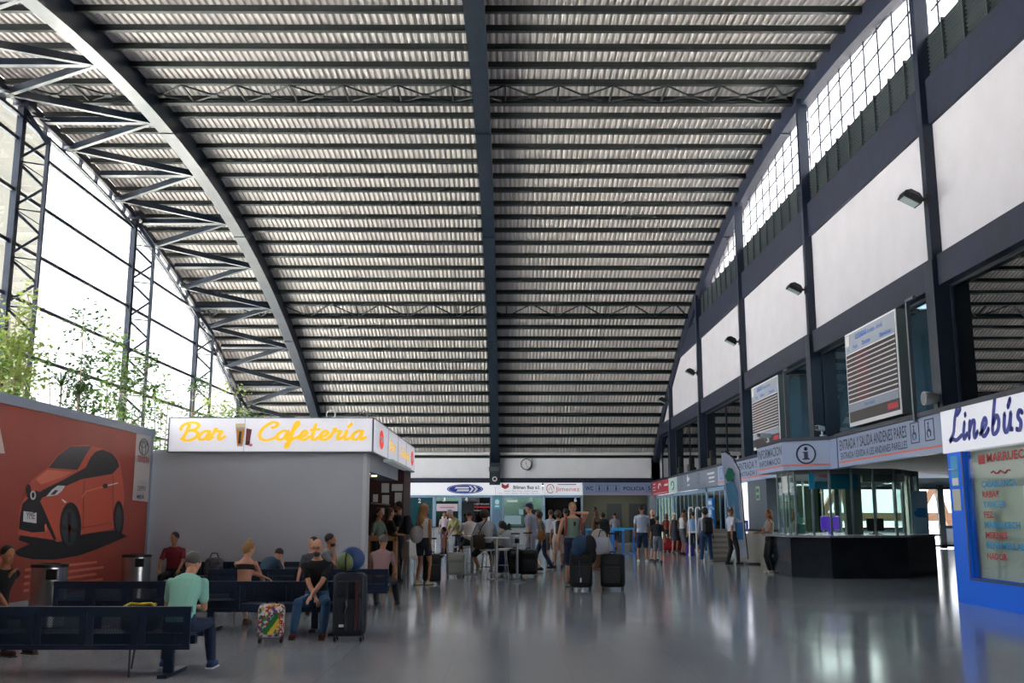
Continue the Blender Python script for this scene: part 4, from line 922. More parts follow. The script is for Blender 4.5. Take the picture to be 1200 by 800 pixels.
bp([(104, 520), (130, 495), (183, 505), (205, 570), (215, 650), (150, 655), (88, 640), (90, 590)], M_CARB, 'printed_grille', 3)
bp([(120, 485), (150, 455), (200, 470), (190, 505), (150, 508)], M_CARB, 'printed_nose', 4)
bp([(183, 505), (200, 540), (262, 688), (250, 690), (210, 610)], M_CARB, 'printed_bumper_line', 4)
bp([(95, 668), (250, 690), (300, 720), (130, 706), (85, 690)], M_CARB, 'printed_lip', 4)
def el(cx, cy, rx, ry, m, name, k, n=24): bp([(cx+rx*math.cos(2*PI*j/n), cy+ry*math.sin(2*PI*j/n)) for j in range(n)], m, name, k)
el(328, 625, 50, 112, M_CARB, 'printed_front_wheel', 4); el(322, 630, 36, 88, mat('ad_tyre', '#32373c', .4), 'printed_rim', 5); el(322, 640, 9, 22, M_CARL, 'printed_hub', 6)
bp([(315, 560), (330, 560), (326, 700), (318, 700)], M_CARB, 'printed_spoke', 6); bp([(290, 620), (356, 640), (356, 655), (290, 640)], M_CARB, 'printed_spoke', 6)
el(554, 588, 24, 82, M_CARB, 'printed_rear_wheel', 4); el(552, 592, 15, 60, mat('ad_tyre', '#32373c', .4), 'printed_rim', 5)
bp([(213, 487), (240, 455), (268, 435), (303, 436), (285, 462), (262, 480)], mat('ad_lamp', '#c9d0d4', .3), 'printed_headlight', 5)
bp([(232, 478), (255, 455), (268, 458), (252, 478)], M_CARB, 'printed_headlight_shade', 6)
bp([(107, 555), (168, 562), (167, 612), (105, 603)], M_SWHITE, 'printed_plate', 5)
q = onX(112/4, 460+602/4, BX); q1 = onX(160/4, 460+602/4, BX)
BB(text('YME', M_TXT, t, (BX+.014, q[0]+.02, q[1]+.03), (0, 1, 0), (0, 0, 1), (q1[0]-q[0])*.85, .1))
bp([(376, 492), (398, 458), (480, 437), (480, 444), (402, 466), (384, 494)], M_CARL, 'printed_door_line', 5); bp([(498, 432), (550, 420), (550, 426), (498, 439)], M_SWHITE, 'printed_door_line', 5)
el(490, 437, 12, 12, M_CARB, 'printed_handle', 6, 12); el(130, 455, 12, 28, M_CARB, 'printed_mirror', 5, 12)
bp([(285, 500), (290, 498), (310, 512), (300, 517)], M_SWHITE, 'printed_highlight', 5); bp([(205, 620), (214, 615), (218, 645), (208, 652)], M_CARL, 'printed_fog_lamp', 5)
bp([(380, 630), (520, 608), (520, 612), (380, 636)], M_CARD, 'printed_sill_line', 5); bp([(390, 410), (394, 410), (388, 640), (384, 640)], M_CARD, 'printed_door_gap', 5); bp([(525, 385), (528, 385), (530, 600), (527, 602)], M_CARD, 'printed_door_gap', 5)
bp([(640, 182), (710, 195), (692, 512), (620, 503)], mat('ad_white', '#b7b3b4', .5), 'printed_white_panel', 1)
def ring(cx, cy, rx, ry, wd, m, k): 
    q = [onX((cx+rx*math.cos(a))/4, 460+(cy+ry*math.sin(a))/4, BX) for a in [2*PI*j/24 for j in range(25)]]
    BB(MB().tube([(BX+.004+.002*k, y, z) for y, z in q], wd, 5).build('emblem_ring', m, t))
M_EMB = mat('emblem_grey', '#5c6470', .4)
ring(672, 255, 21, 38, .016, M_EMB, 1); ring(672, 262, 9, 30, .012, M_EMB, 1); ring(672, 242, 15, 14, .012, M_EMB, 1)
ring(150, 480, 10, 18, .014, M_SWHITE, 5)
q = onX(641/4, 460+325/4, BX); q1 = onX(694/4, 460+330/4, BX)
BB(text('TOYOTA', mat('ad_text_red', '#a43c3c', .5), t, (BX+.008, q[0], q[1]), (0, 1, 0), (0, 0, 1), q1[0]-q[0], .13, bold=.02))
q = onX(641/4, 460+458/4, BX); q1 = onX(680/4, 460+465/4, BX)
BB(text('SIEMPRE', M_TXT, t, (BX+.008, q[0], q[1]), (0, 1, 0), (0, 0, 1), q1[0]-q[0], .09)); BB(text('MEJOR', M_TXT, t, (BX+.008, q[0], q[1]-.17), (0, 1, 0), (0, 0, 1), (q1[0]-q[0])*.85, .09, bold=.02))
M_ADW = mat('ad_letter', '#c9b7b4', .5)
for s, y, z, wd, h in (('A', 13.38, 2.35, .72, .62), ('P', 13.0, 2.95, .6, -1), ('O', 13.22, 1.55, .8, .75), ('L', 13.6, .75, .45, .55)):
    if h > 0: BB(text(s, M_ADW, t, (BX+.008, y, z), (0, 1, .05), (0, -.06, 1), wd, h, bold=.03))
for k in range(5):
    bp([(56+0*k, 680+15*k), (150, 672+14*k), (150, 677+14*k), (56, 685+15*k)], M_ADW, 'small_print', 1) if False else None
    BB(MB().box(BX, BX+.004, 15.0, 17.6+.3*(k % 2), .72-.1*k+.0, .76-.1*k).build('small_print', M_CARL, t)) if k < 4 else None

# ================================================================ BENCHES
def bench(n, loc, rz, label, legs, first=0):
    """n seats, .5 m each, running +x; seat on the +y side, back panel at y=0; origin at left end"""
    t = empty('perforated_bench', loc, rz, label, 'bench'); L = n*.5
    MB().box(0, L, -.02, .03, .6, .655).box(0, L, -.015, .02, .255, .3).build('back_rail', M_BENCH, t)
    for k in range(n):
        x = k*.5
        b = MB().box(x+.004, x+.07, -.012, .012, .3, .6).box(x+.43, x+.496, -.012, .012, .3, .6).box(x+.07, x+.43, -.012, .012, .56, .6)
        bo = b.build('backrest', M_BENCH, t); MB().box(x+.07, x+.43, -.006, .006, .3, .56).build('perforated_panel', M_PERF, bo)
        so_ = MB().box(x+.01, x+.49, .03, .46, .375, .4).box(x+.01, x+.49, .44, .47, .33, .4).build('seat', M_BENCH, t)
    MB().box(.0, L, .15, .23, .29, .37).build('beam', M_BENCH, t)
    for x in legs:
        MB().box(x-.045, x+.045, .06, .12, 0, .37).box(x-.045, x+.045, -.1, .5, 0, .035).box(x-.03, x+.03, .06, .42, .3, .37).build('leg', M_BENCH, t)
    for x in (1.06, .94):
        c = MB().cbox((L-x*1.0, -.025, .575), (.03, .02, .03)); 
    return t
bench(12, (-9.05, 9.9, 0), 0, 'front navy perforated bench, the one the man in the mint shirt sits on', (.8, 3.0, 5.78))
bench(8, (-6.1, 13.75, 0), 0, 'long navy perforated bench in the second row behind the colourful suitcase', (.6, 2.1, 3.5))
bench(3, (-1.0-.97, 13.72, 0), PI, 'short navy bench facing the camera under the man in the black shirt', (.3, 1.2))
bench(6, (-5.0, 17.0, 0), 0, 'third navy bench, with the man in the pink shirt at its right end', (.4, 1.8, 2.6))
bench(7, (-2.95, 19.75, 0), PI, 'navy bench standing against the grey cafe wall', (.4, 1.9, 3.2))
# ---------------------------------------------------------------- litter bins
def bin_(x, y, label):
    t = empty('litter_bin', (x, y, 0), 0, label, 'bin')
    MB().lathe([(.235, 0), (.235, .82), (.2, .82), (.2, .02)], n=32).build('body', M_CHROME, t, True)
    MB().lathe([(.245, .82), (.245, .86), (.15, .87), (.15, .82)], n=32).build('rim', M_BLACK, t)
    b = MB().box(.06, .2, -.236, -.19, .66, .8); b.build('opening', M_BLACK, t); MB().lathe([(.24, 0), (.24, .03), (.0, .03)], n=24).build('base_ring', M_BLACK, t)
bin_(gx(63, 14.2), 14.2, 'steel litter bin below the printed car, the one nearer the camera'); bin_(gx(163.5, 17.8), 17.8, 'steel litter bin at the far end of the car advert by the cafe wall')

# ================================================================ FLAG, BARRIERS, STANCHION, TABLES
t = empty('feather_flag', (7.3, 33.0, 0), 0, 'tall white feather flag with a blue and green figure, before the grey pillar', 'flag')
def fo(pts): return [onY(x, y, 33.0) for x, y in pts]
fp_ = fo([(845, 531), (850, 530), (858, 536), (866, 552), (869, 580), (872, 620), (876, 652), (862, 654), (856, 620), (851, 580), (847, 550)])
MB().poly([(x-7.3, .02*math.sin(i), z) for i, (x, z) in enumerate(fp_)], .01, (0, 1, 0)).build('cloth', mat('flag_white', '#c3c8dc', .7), t)
pol = fo([(845, 530), (851, 529), (859, 535), (867, 551), (870, 580), (873, 620), (877, 655)])
MB().tube([(x-7.3, .02, z) for x, z in pol], .02, 6).build('pole', M_BLACK, t)
for pts, m, nm in (([(849, 558), (853, 548), (858, 549), (861, 556), (858, 563), (852, 564)], mat('flag_green', '#2f7d68', .6), 'green_blob'),
                   ([(850, 566), (860, 564), (864, 575), (866, 600), (868, 610), (862, 606), (860, 585), (857, 600), (862, 618), (858, 616), (853, 590)], mat('flag_blue', '#5a90b4', .6), 'blue_figure'),
                   ([(862, 612), (870, 612), (871, 632), (863, 632)], mat('flag_frame', '#3f7fc4', .6), 'blue_square')):
    MB().poly([(x-7.3, -.03, z) for x, z in fo(pts)], .008, (0, -1, 0)).build(nm, m, t)
MB().box(.4, .8, -.25, .25, 0, .05).build('base_plate', M_BLACK, t)
# crowd barriers
M_BAR = mat('barrier_blue', '#1469b8', .4)
def barrier(x0, x1, y, label):
    t = empty('crowd_barrier', (x0, y, 0), 0, label, 'barrier'); L = x1-x0
    MB().box(0, L, -.05, .05, .98, 1.06).build('belt_rail', mat('barrier_light_blue', '#2f9ad4', .4), t)
    for x in (.05, L-.05): MB().box(x-.04, x+.04, -.04, .04, .02, 1.0).box(x-.2, x+.2, -.2, .2, 0, .04).build('post', M_BAR, t)
Yb = 41
barrier(gx(686, Yb), gx(703, Yb), Yb, 'short blue crowd barrier behind the woman with the white bag')
barrier(gx(714, Yb), gx(733, 39.5), Yb-1, 'blue crowd barrier in front of the corridor, next to the man in the grey shirt')
barrier(gx(716, 43), gx(745, 43), 43.4, 'rearmost blue crowd barrier of the corridor queue')
M_ST = M_CHROME
t = empty('stanchion_post', (gx(606, 24), 24, 0), 0, 'chrome queue post in front of the black suitcases', 'stanchion')
MB().lathe([(.2, 0), (.2, .02), (.03, .05), (.03, .92), (.05, .94), (.05, 1.02), (.0, 1.03)]).build('post', M_ST, t, True); MB().lathe([(.055, .9), (.055, 1.0), (0, 1.0)]).build('head', M_BLACK, t)
def high_table(px, Y, label, h=1.02):
    t = empty('high_table', (gx(px, Y), Y, 0), 0, label, 'table', None)
    MB().lathe([(.0, h-.03), (.32, h-.03), (.32, h), (0, h)], n=28).build('tabletop', M_WPL, t); MB().lathe([(.035, .03), (.035, h-.03)]).build('column', M_ST, t); MB().lathe([(.24, 0), (.24, .015), (.05, .04), (0, .04)], n=24).build('foot', M_ST, t)
high_table(582, 25.0, 'white topped high table on a chrome foot by the man with the shoulder bag')
high_table(553, 27.0, 'white topped high table between the white suitcase and the seated men')
high_table(594, 27.5, 'white topped high table with a small plant on it')
def stool(px, Y, label, rz=0, sh=.72):
    t = empty('bar_stool', (gx(px, Y), Y, 0), rz, label, 'stool')
    MB().lathe([(0, sh-.04), (.19, sh-.04), (.2, sh), (0, sh+.01)], n=20).build('seat', M_WPL, t)
    for a in (PI/4, 3*PI/4, 5*PI/4, 7*PI/4):
        MB().tube([(.13*math.cos(a), .13*math.sin(a), sh-.04), (.22*math.cos(a), .22*math.sin(a), 0)], .014, 6).build('leg', M_ST, t)
    MB().tube([(.18*math.cos(a), .18*math.sin(a), .28) for a in [2*PI*k/16 for k in range(17)]], .01, 5).build('foot_ring', M_ST, t)
    return t
stool(571, 25.4, 'chrome bar stool under the man with the shoulder bag'); stool(551, 27.9, 'chrome bar stool under the man in the white shirt', .4); stool(588, 26.4, 'empty chrome bar stool beside the navy suitcase', .2, .7); stool(541, 28.6, 'chrome bar stool behind the white suitcase', .1, .7)
stool(600, 26.9, 'chrome bar stool right of the navy suitcase', .6, .7)
def chair(px, Y, rz, label, group=None):
    t = empty('white_chair', (gx(px, Y), Y, 0), rz, label, 'chair', group)
    MB().rbox((0, 0, .45), (.44, .42, .04), .02).build('seat', M_WPL, t); MB().rbox((0, .2, .68), (.42, .04, .42), .02).build('backrest', M_WPL, t)
    for x in (-.18, .18):
        for y in (-.17, .17): MB().tube([(x, y, .44), (x*1.15, y*1.2, 0)], .014, 6).build('leg', M_WPL, t)
    return t
chair(517, 29, -PI/2, 'white plastic chair the shirtless child sits on'); chair(484, 26.5, 2.2, 'white chair behind the long-haired woman, left one'); chair(489, 27.6, .8, 'white chair behind the long-haired woman, further back')
chair(564, 30, .3, 'white chair at the back of the tables, behind the yellow shirt'); chair(600, 30.5, 2.6, 'white chair beyond the stacked jackets')
t = empty('potted_plant', (gx(594, 27.5), 27.5, 1.02), 0, 'small dark potted plant on the high table', 'plant')
MB().lathe([(.06, 0), (.08, .12), (0, .12)]).build('pot', M_BLACK, t)
b = MB(); rg = random.Random(2)
for k in range(40):
    a = rg.random()*6.28; r = .04+.1*rg.random(); z = .15+.2*rg.random(); b.tube([(0, 0, .1), (r*math.cos(a), r*math.sin(a), z)], (.004, .014), 4)
b.build('foliage', mat('plant_dark', '#33452c', .7), t)
# sandwich board by the guard
t = empty('leaflet_rack', (gx(841, 35.3), 35.3, 0), 0, 'low beige notice rack behind the guard in the white shirt', 'rack')
b = MB().rbox((0, 0, .55), (.7, .25, 1.1), .02); b.build('body', mat('rack_beige', '#8d8478', .6), t)
for k in range(5): MB().box(-.28, .28, -.14, -.12, .15+.18*k, .25+.18*k).build('pocket', mat('rack_pale', '#b0a79c', .6), t)
for k, px in enumerate((811, 819, 826, 832)):
    pass
t = empty('white_gate', (gx(820, 39.5), 39.6, 0), 0, 'row of white gate posts with hooked tops in front of the olive shop window', 'gate')
for k in range(4):
    x = (k-1.5)*.27; MB().tube([(x, 0, 0), (x, 0, 1.8), (x+.03, 0, 1.88), (x+.14, 0, 1.88), (x+.17, 0, 1.8)], .03, 6).build('post', M_SWHITE, t)
MB().box(-.45, .6, -.03, .03, .9, .97).build('cross_rail', M_SWHITE, t)

# ================================================================ LUGGAGE
def suitcase(px, Y, w, d, h, m, label, rz=0, handle=.3, name='suitcase', pocket=True, trim=None, x=None, hm=None):
    t = empty(name, (gx(px, Y) if x is None else x, Y, 0), rz, label, 'suitcase')
    MB().rbox((0, 0, .06+h/2), (w, d, h), min(.07, d*.35)).build('body', m, t, True)
    tr = trim or M_BLACK
    if pocket:
        MB().rbox((0, -d/2-.01, .06+h*.36), (w*.78, .05, h*.5), .02).build('front_pocket', m, t, True)
        MB().rbox((0, -d/2-.008, .06+h*.78), (w*.7, .03, h*.2), .015).build('upper_pocket', m, t, True)
        b = MB().box(-w*.36, w*.36, -d/2-.039, -d/2-.03, .06+h*.59, .06+h*.60).box(-w*.42, -w*.41, -d/2-.012, -d/2, .12, h).box(w*.41, w*.42, -d/2-.012, -d/2, .12, h); b.build('zip', tr, t)
    for sx in (-1, 1):
        for sy in (-1, 1):
            MB().loft([[(sx*w*.4+xx, sy*d*.33+.032*math.cos(q), .032+.032*math.sin(q)) for q in [2*PI*k/12 for k in range(12)]] for xx in (-.014, .014)]).build('wheel', M_BLACK, t)
    MB().tube([(-.06, 0, h+.055), (-.05, 0, h+.1), (.05, 0, h+.1), (.06, 0, h+.055)], .012, 6).build('grip', M_BLACK, t)
    if handle:
        q = .09; MB().tube([(-q, d*.3, h), (-q, d*.3, h+.06+handle)], .009, 6).tube([(q, d*.3, h), (q, d*.3, h+.06+handle)], .009, 6).build('telescopic_rod', M_CHROME, t)
        MB().rbox((0, d*.3, h+.06+handle), (.24, .035, .035), .015).build('pull_handle', hm or M_BLACK, t)
    return t
M_LBK = mat('luggage_black', '#0d1014', .65); M_LNV = mat('luggage_dark_navy', '#131c2b', .6)
s1 = suitcase(0, 12.75, .4, .28, .76, M_LNV, 'big dark navy suitcase beside the seated man in black, a ball bag on top', 0, 0, x=gx(413, 12.75))
for xx, m, nm in ((.09, mat('luggage_red_stripe', '#53211f', .6), 'red_stripe'), (-.03, mat('luggage_strap', '#2b2a28', .7), 'strap')): MB().box(xx, xx+.03, -.2, -.185, .15, .72).build(nm, m, s1)
MB().tube([(-.02, -.2, .5), (-.01, -.21, .42), (-.03, -.21, .34)], .012, 6).build('padlock_loop', M_CHROME, s1); MB().cbox((-.07, -.2, .2), (.06, .01, .03)).build('logo_tick', M_SWHITE, s1)
t = empty('ball_bag', (gx(412, 12.75), 12.72, .97), 0, 'round blue cap-shaped bag with a green ball in it, on top of the navy suitcase', 'bag')
MB().ell((.02, .02, .02), (.165, .13, .15), 20, 12).build('blue_shell', mat('ball_blue', '#1c3c70', .5), t, True)
MB().ell((-.04, -.05, -.01), (.115, .1, .115), 18, 12).build('green_ball', mat('ball_green', '#5c6b3a', .6), t, True)
MB().tube([(-.04+.118*math.cos(q)*.1, -.05-.104*math.cos(q), -.01+.118*math.sin(q)) for q in [PI*k/12-PI/2 for k in range(13)]], .01, 5).build('seam', M_BLACK, t)
# small patterned cabin case
def patt():
    m = bpy.data.materials.new('comic_pattern'); m.use_nodes = True; nt = m.node_tree; b = nt.nodes['Principled BSDF']; L = nt.links.new
    tc = nt.nodes.new('ShaderNodeTexCoord'); v = nt.nodes.new('ShaderNodeTexVoronoi'); v.inputs['Scale'].default_value = 34
    cr = nt.nodes.new('ShaderNodeValToRGB'); cr.color_ramp.interpolation = 'CONSTANT'; e = cr.color_ramp.elements
    for p, c in ((0, '#d8d4cc'), (.3, '#b8302c'), (.45, '#2f4fa0'), (.58, '#d8a83a'), (.7, '#c9c4bc'), (.82, '#3a8a58'), (.92, '#7a3c80')):
        if p == 0: e[0].color = lin(c); continue
        if p == .3: e[1].position = p; e[1].color = lin(c); continue
        n = e.new(p); n.color = lin(c)
    sp = nt.nodes.new('ShaderNodeSeparateColor'); L(tc.outputs['Object'], v.inputs['Vector']); L(v.outputs['Color'], sp.inputs[0]); L(sp.outputs[0], cr.inputs[0]); L(cr.outputs[0], b.inputs['Base Color']); b.inputs['Roughness'].default_value = .4
    return m
MP = patt()
s2 = suitcase(0, 12.6, .32, .2, .4, MP, 'small brightly patterned cabin case on the floor left of the seated man in black', .12, 0, pocket=False, x=gx(323, 12.6))
MB().poly([(-.1, -.105, .13), (-.05, -.105, .1), (.1, -.105, .3), (.06, -.105, .36)], .006, (0, -1, 0)).build('green_band', mat('band_green', '#1f7a3a', .5), s2)
MB().poly([(-.04, -.107, .1), (.02, -.107, .1), (.12, -.107, .25), (.1, -.107, .31)], .006, (0, -1, 0)).build('yellow_band', mat('band_yellow', '#e0b830', .5), s2)
text('LOGOTEC', M_RED, s2, (.15, -.113, .08), (0, 0, 1), (-1, 0, 0), .32, .05, bold=.03)
suitcase(497+10, 23.3, .4, .26, .62, M_LBK, 'black trolley case behind the long-haired woman', .3, .34)
g = suitcase(680, 21.4, .46, .3, .72, M_LBK, 'black trolley case in front of the man in the green shirt, jackets piled on top', .05, .2)
MB().tube([(-.06, -.2, .62), (-.05, -.2, .3)], .008, 5).build('cord', mat('cord_blue', '#2b3a78', .6), g); MB().cbox((-.03, -.21, .22), (.03, .01, .09)).build('tag', M_SWHITE, g)
suitcase(717, 21.5, .5, .3, .68, M_LBK, 'black trolley case standing alone right of the jackets', -.25, .42)
suitcase(535, 26.0, .5, .28, .56, mat('luggage_silver', '#a4a8a2', .35), 'silver-white trolley case with a tall handle by the white tables', 0, .42)
suitcase(591, 27.2, .5, .28, .62, mat('luggage_blue', '#16305e', .5), 'navy blue suitcase behind the chrome queue post, left of the black ones', 0, 0)
suitcase(604, 26.6, .42, .28, .62, M_LBK, 'black trolley case just right of the navy blue one', 0, .4)
suitcase(619, 26.3, .46, .32, .62, M_LBK, 'black trolley case at the feet of the man in the cap', .1, .42)
suitcase(787, 44.5, .95*.9, .3, .55, mat('luggage_red', '#a01828', .4), 'red suitcase standing beside the woman in the white hat', 0, .3)

t = empty('jacket_pile', (gx(684, 21.4), 21.35, .8), 0, 'denim and dark jackets heaped on the black trolley case', 'jackets')
MB().ell((-.06, 0, .14), (.2, .15, .2), 14, 10).ell((-.16, -.05, .0), (.14, .12, .12), 12, 8).build('denim_jacket', mat('denim_blue', '#24405f', .85, bump=.4, nscale=14), t, True)
MB().ell((.1, .0, .12), (.16, .15, .22), 14, 10).ell((.16, 0, -.08), (.1, .12, .18), 12, 8).build('dark_jacket', mat('cloth_dark', '#1a1f24', .85, bump=.4, nscale=14), t, True)
t = empty('tote_bag', (gx(706, 21.9), 21.8, .72), 0, 'grey-white tote bag hung over the handles of the lone black case', 'bag')
b = MB().loft([[(x*w_, y*d_, z) for x, y in ((-1, -1), (1, -1), (1, 1), (-1, 1))] for z, w_, d_ in ((0, .2, .07), (.15, .2, .08), (.36, .12, .04))]); b.build('sack', mat('tote_grey', '#aeb4c0', .8, bump=.4, nscale=12), t, True)
MB().tube([(-.1, 0, .36), (-.06, 0, .5), (.05, 0, .5), (.1, 0, .36)], .012, 6).build('strap', M_BLACK, t)
t = empty('jacket_on_handle', (gx(596, 27), 27.0, .72), 0, 'pale grey jacket draped over the navy blue suitcase', 'jacket')
MB().ell((0, 0, .2), (.22, .14, .25), 14, 10).ell((.1, 0, .05), (.2, .12, .12), 12, 8).build('cloth', mat('cloth_pale', '#a8aeb8', .85, bump=.5, nscale=12), t, True)
def backpack(loc, rz, m, label, sz=(.3, .18, .44), tilt=0, extra=None):
    t = empty('backpack', loc, rz, label, 'backpack'); t.rotation_euler = (tilt, 0, rz)
    w_, d_, h_ = sz
    MB().rbox((0, 0, 0), sz, min(w_, d_)*.42).build('body', m, t, True); MB().rbox((0, -d_*.5, -h_*.12), (w_*.75, d_*.4, h_*.45), d_*.18).build('pocket', m, t, True)
    for s in (-1, 1): MB().tube([(s*w_*.25, d_*.4, h_*.42), (s*w_*.3, d_*.75, h_*.35), (s*w_*.32, d_*.75, 0), (s*w_*.28, d_*.4, -h_*.4)], .014, 5).build('strap', extra or m, t)
    return t
t = backpack((gx(172, 10.2), 10.2, .5), 0, M_LBK, 'black backpack with yellow piping lying on the front bench', (.36, .3, .26))
MB().tube([(-.15, -.06, .13), (-.1, -.02, .16), (0, .0, .15), (.1, 0, .16), (.16, -.05, .13)], .014, 6).tube([(-.12, .05, .14), (0, .09, .15), (.14, .03, .15)], .012, 6).build('yellow_piping', mat('piping_yellow', '#c8b420', .5), t)
MB().tube([(.02, -.14, -.12), (.02, -.28, -.2), (.03, -.3, -.5)], .01, 5).tube([(.05, -.14, -.12), (.08, -.3, -.18), (.05, -.3, -.42)], .01, 5).build('hanging_strap', M_BLACK, t)
t = empty('patterned_bag', (gx(250, 19.1), 19.3, .41), 0, 'black and white patterned bag on the wall bench next to the man in red', 'bag')
MB().rbox((0, 0, .17), (.34, .2, .34), .09).build('body', mat('zebra_cloth', '#4a4a50', .6, noise=.9, nscale=16), t, True); MB().tube([(-.08, 0, .33), (-.05, 0, .42), (.05, 0, .42), (.08, 0, .33)], .012, 6).build('handle', M_BLACK, t)

# ================================================================ TREES BEHIND THE HOARDING
M_BARK = mat('birch_bark', '#8c7c6a', .8, noise=.3, nscale=9); M_LEAF = mat('leaf_green', '#5d7d34', .6); M_LEAF2 = mat('leaf_deep', '#34561f', .6); M_LEAFY = mat('leaf_yellow', '#8fa054', .6)
for mm_ in (M_LEAF, M_LEAF2, M_LEAFY):
    nt = mm_.node_tree; b_ = nt.nodes['Principled BSDF']; tr_ = nt.nodes.new('ShaderNodeBsdfTranslucent'); mx_ = nt.nodes.new('ShaderNodeMixShader'); mx_.inputs[0].default_value = .4
    tr_.inputs[0].default_value = b_.inputs['Base Color'].default_value; nt.links.new(b_.outputs[0], mx_.inputs[1]); nt.links.new(tr_.outputs[0], mx_.inputs[2]); nt.links.new(mx_.outputs[0], nt.nodes['Material Output'].inputs[0])
def leaf(b, p, rg, s):
    a = rg.random()*6.28; e = rg.uniform(-.9, .4); d = Vector((math.cos(a)*math.cos(e), math.sin(a)*math.cos(e), math.sin(e))); sd_ = d.cross(Vector((rg.uniform(-1, 1), rg.uniform(-1, 1), 1))).normalized()
    p = Vector(p); b.add([p, p+d*s*.5+sd_*s*.3, p+d*s, p+d*s*.5-sd_*s*.3], [(0, 1, 2, 3)])
def birch(x, y, h, spread, nl, label, lm, seed, z0=0.45, dens=.45):
    rg = random.Random(seed); t = empty('birch_tree', (x, y, 0), 0, label, 'tree')
    tr = MB(); lf = MB()
    for k in range(3):
        a = rg.random()*6.28; lean = rg.uniform(.1, .35)*spread
        P = [Vector((.1*math.cos(a), .1*math.sin(a), z0)), Vector((lean*.4*math.cos(a), lean*.4*math.sin(a), h*.45)), Vector((lean*math.cos(a), lean*math.sin(a), h*(.85+.15*rg.random())))]
        tr.tube(P, (.035, .025, .008), 6)
        for j in range(13):
            f = .35+.65*rg.random(); base = P[0].lerp(P[1], f*2) if f < .5 else P[1].lerp(P[2], f*2-1)
            b2 = rg.random()*6.28; ln = spread*rg.uniform(.3, .8)*(1.15-f*.7); tip = base+Vector((math.cos(b2)*ln, math.sin(b2)*ln, ln*rg.uniform(.2, .9)))
            tr.tube([base, base.lerp(tip, .5)+Vector((0, 0, .06)), tip], (.012, .007, .003), 4)
            for q in range(int(nl*2.6)): 
                u = rg.uniform(.3, 1.1); leaf(lf, base.lerp(tip, u)+Vector((rg.gauss(0, .16), rg.gauss(0, .16), rg.gauss(0, .15))), rg, rg.uniform(.11, .18))
    tr.build('trunk', M_BARK, t); lf.build('foliage', lm, t)
TX = -12.0
for (px, Y, ztop, sp, nl, lab, lm, sd_) in (
    (14, 24.2, 345, 1.3, 17, 'leafy green tree at the left edge, rising above the car advert', M_LEAFY, 1),
    (-2, 23.6, 360, 1.0, 15, 'dense green tree half cut by the left edge of the picture', M_LEAF, 21),
    (84, 26.0, 372, 1.5, 10, 'airy birch tree left of the second lattice column', M_LEAF2, 2),
    (106, 27.2, 352, 1.3, 9, 'tallest thin birch tree above the middle of the car advert', M_LEAF2, 3),
    (132, 28.6, 385, 1.4, 15, 'fuller birch tree just before the second lattice column', M_LEAF, 4),
    (160, 30.4, 400, 1.2, 8, 'thin birch tree directly right of the second lattice column', M_LEAF2, 9),
    (197, 33.5, 418, 1.5, 9, 'pale birch tree left of the third lattice column', M_LEAF, 5),
    (228, 36.4, 435, 1.5, 10, 'birch tree behind the left end of the cafe sign', M_LEAF2, 6),
    (262, 39.5, 448, 1.6, 12, 'low birch tree behind the word Bar of the cafe sign', M_LEAFY, 7)):
    x, z = onY(px, ztop, Y); birch(x, Y, z, sp*1.15, nl, lab, lm, sd_)
def spiky(px, py, Y, label, seed, r=.65, m=M_LEAF2):
    x, z = onY(px, py, Y); rg = random.Random(seed); t = empty('dracaena', (x, Y, 0), 0, label, 'plant')
    MB().tube([(0, 0, .45), (.03, 0, z*.6), (0, 0, z)], (.04, .03, .025), 6).build('stem', M_BARK, t); b = MB()
    for k in range(60):
        a = rg.random()*6.28; e = rg.uniform(-.3, 1.2); d = Vector((math.cos(a)*math.cos(e), math.sin(a)*math.cos(e), math.sin(e))); s_ = d.cross(Vector((0, 0, 1))).normalized()*.014; p0 = Vector((0, 0, z)); p1 = p0+d*r*.55; p2 = p0+d*r-Vector((0, 0, r*.25))
        b.add([p0-s_, p0+s_, p1+s_, p2+s_*.2, p2-s_*.2, p1-s_], [(0, 1, 2, 5), (5, 2, 3, 4)])
    b.build('blades', m, t)
spiky(72, 452, 25.5, 'spiky palm-like plant standing above the advert under the birches', 1); spiky(92, 462, 25.3, 'dark drooping spiky plant next to the palm-like one', 2, .5); spiky(18, 440, 23.8, 'arching palm fronds at the left edge above the advert', 3, 1.2, M_LEAFY)
for px, py, Y, lab, sd_, lm in ((283, 486, 36, 'dark broad-leaved shrub peeping over the cafe sign', 1, M_LEAF2), (296, 488, 36.5, 'bright green shrub over the cafe sign, at the foot of the roof', 2, M_LEAF), (250, 486, 37, 'small yellow-green shrub behind the word Bar', 3, M_LEAFY)):
    x, z = onY(px, py, Y); rg = random.Random(sd_); t = empty('shrub', (x, Y, 0), 0, lab, 'shrub'); b = MB()
    for k in range(260):
        v = Vector((rg.gauss(0, .35), rg.gauss(0, .3), rg.gauss(0, .28))); leaf(b, Vector((0, 0, z-.25))+v, rg, rg.uniform(.08, .16))
    b.build('foliage', lm, t); MB().tube([(0, 0, .4), (0, 0, z-.2)], .03, 6).build('stem', M_BARK, t)
tag(MB().box(-13.1, -11.1, 21.5, 42, 0, .45).build('planter_trough', mat('planter_soil', '#6b6459', .9)), 'long low planter trough under the trees along the left glazing', 'planter')
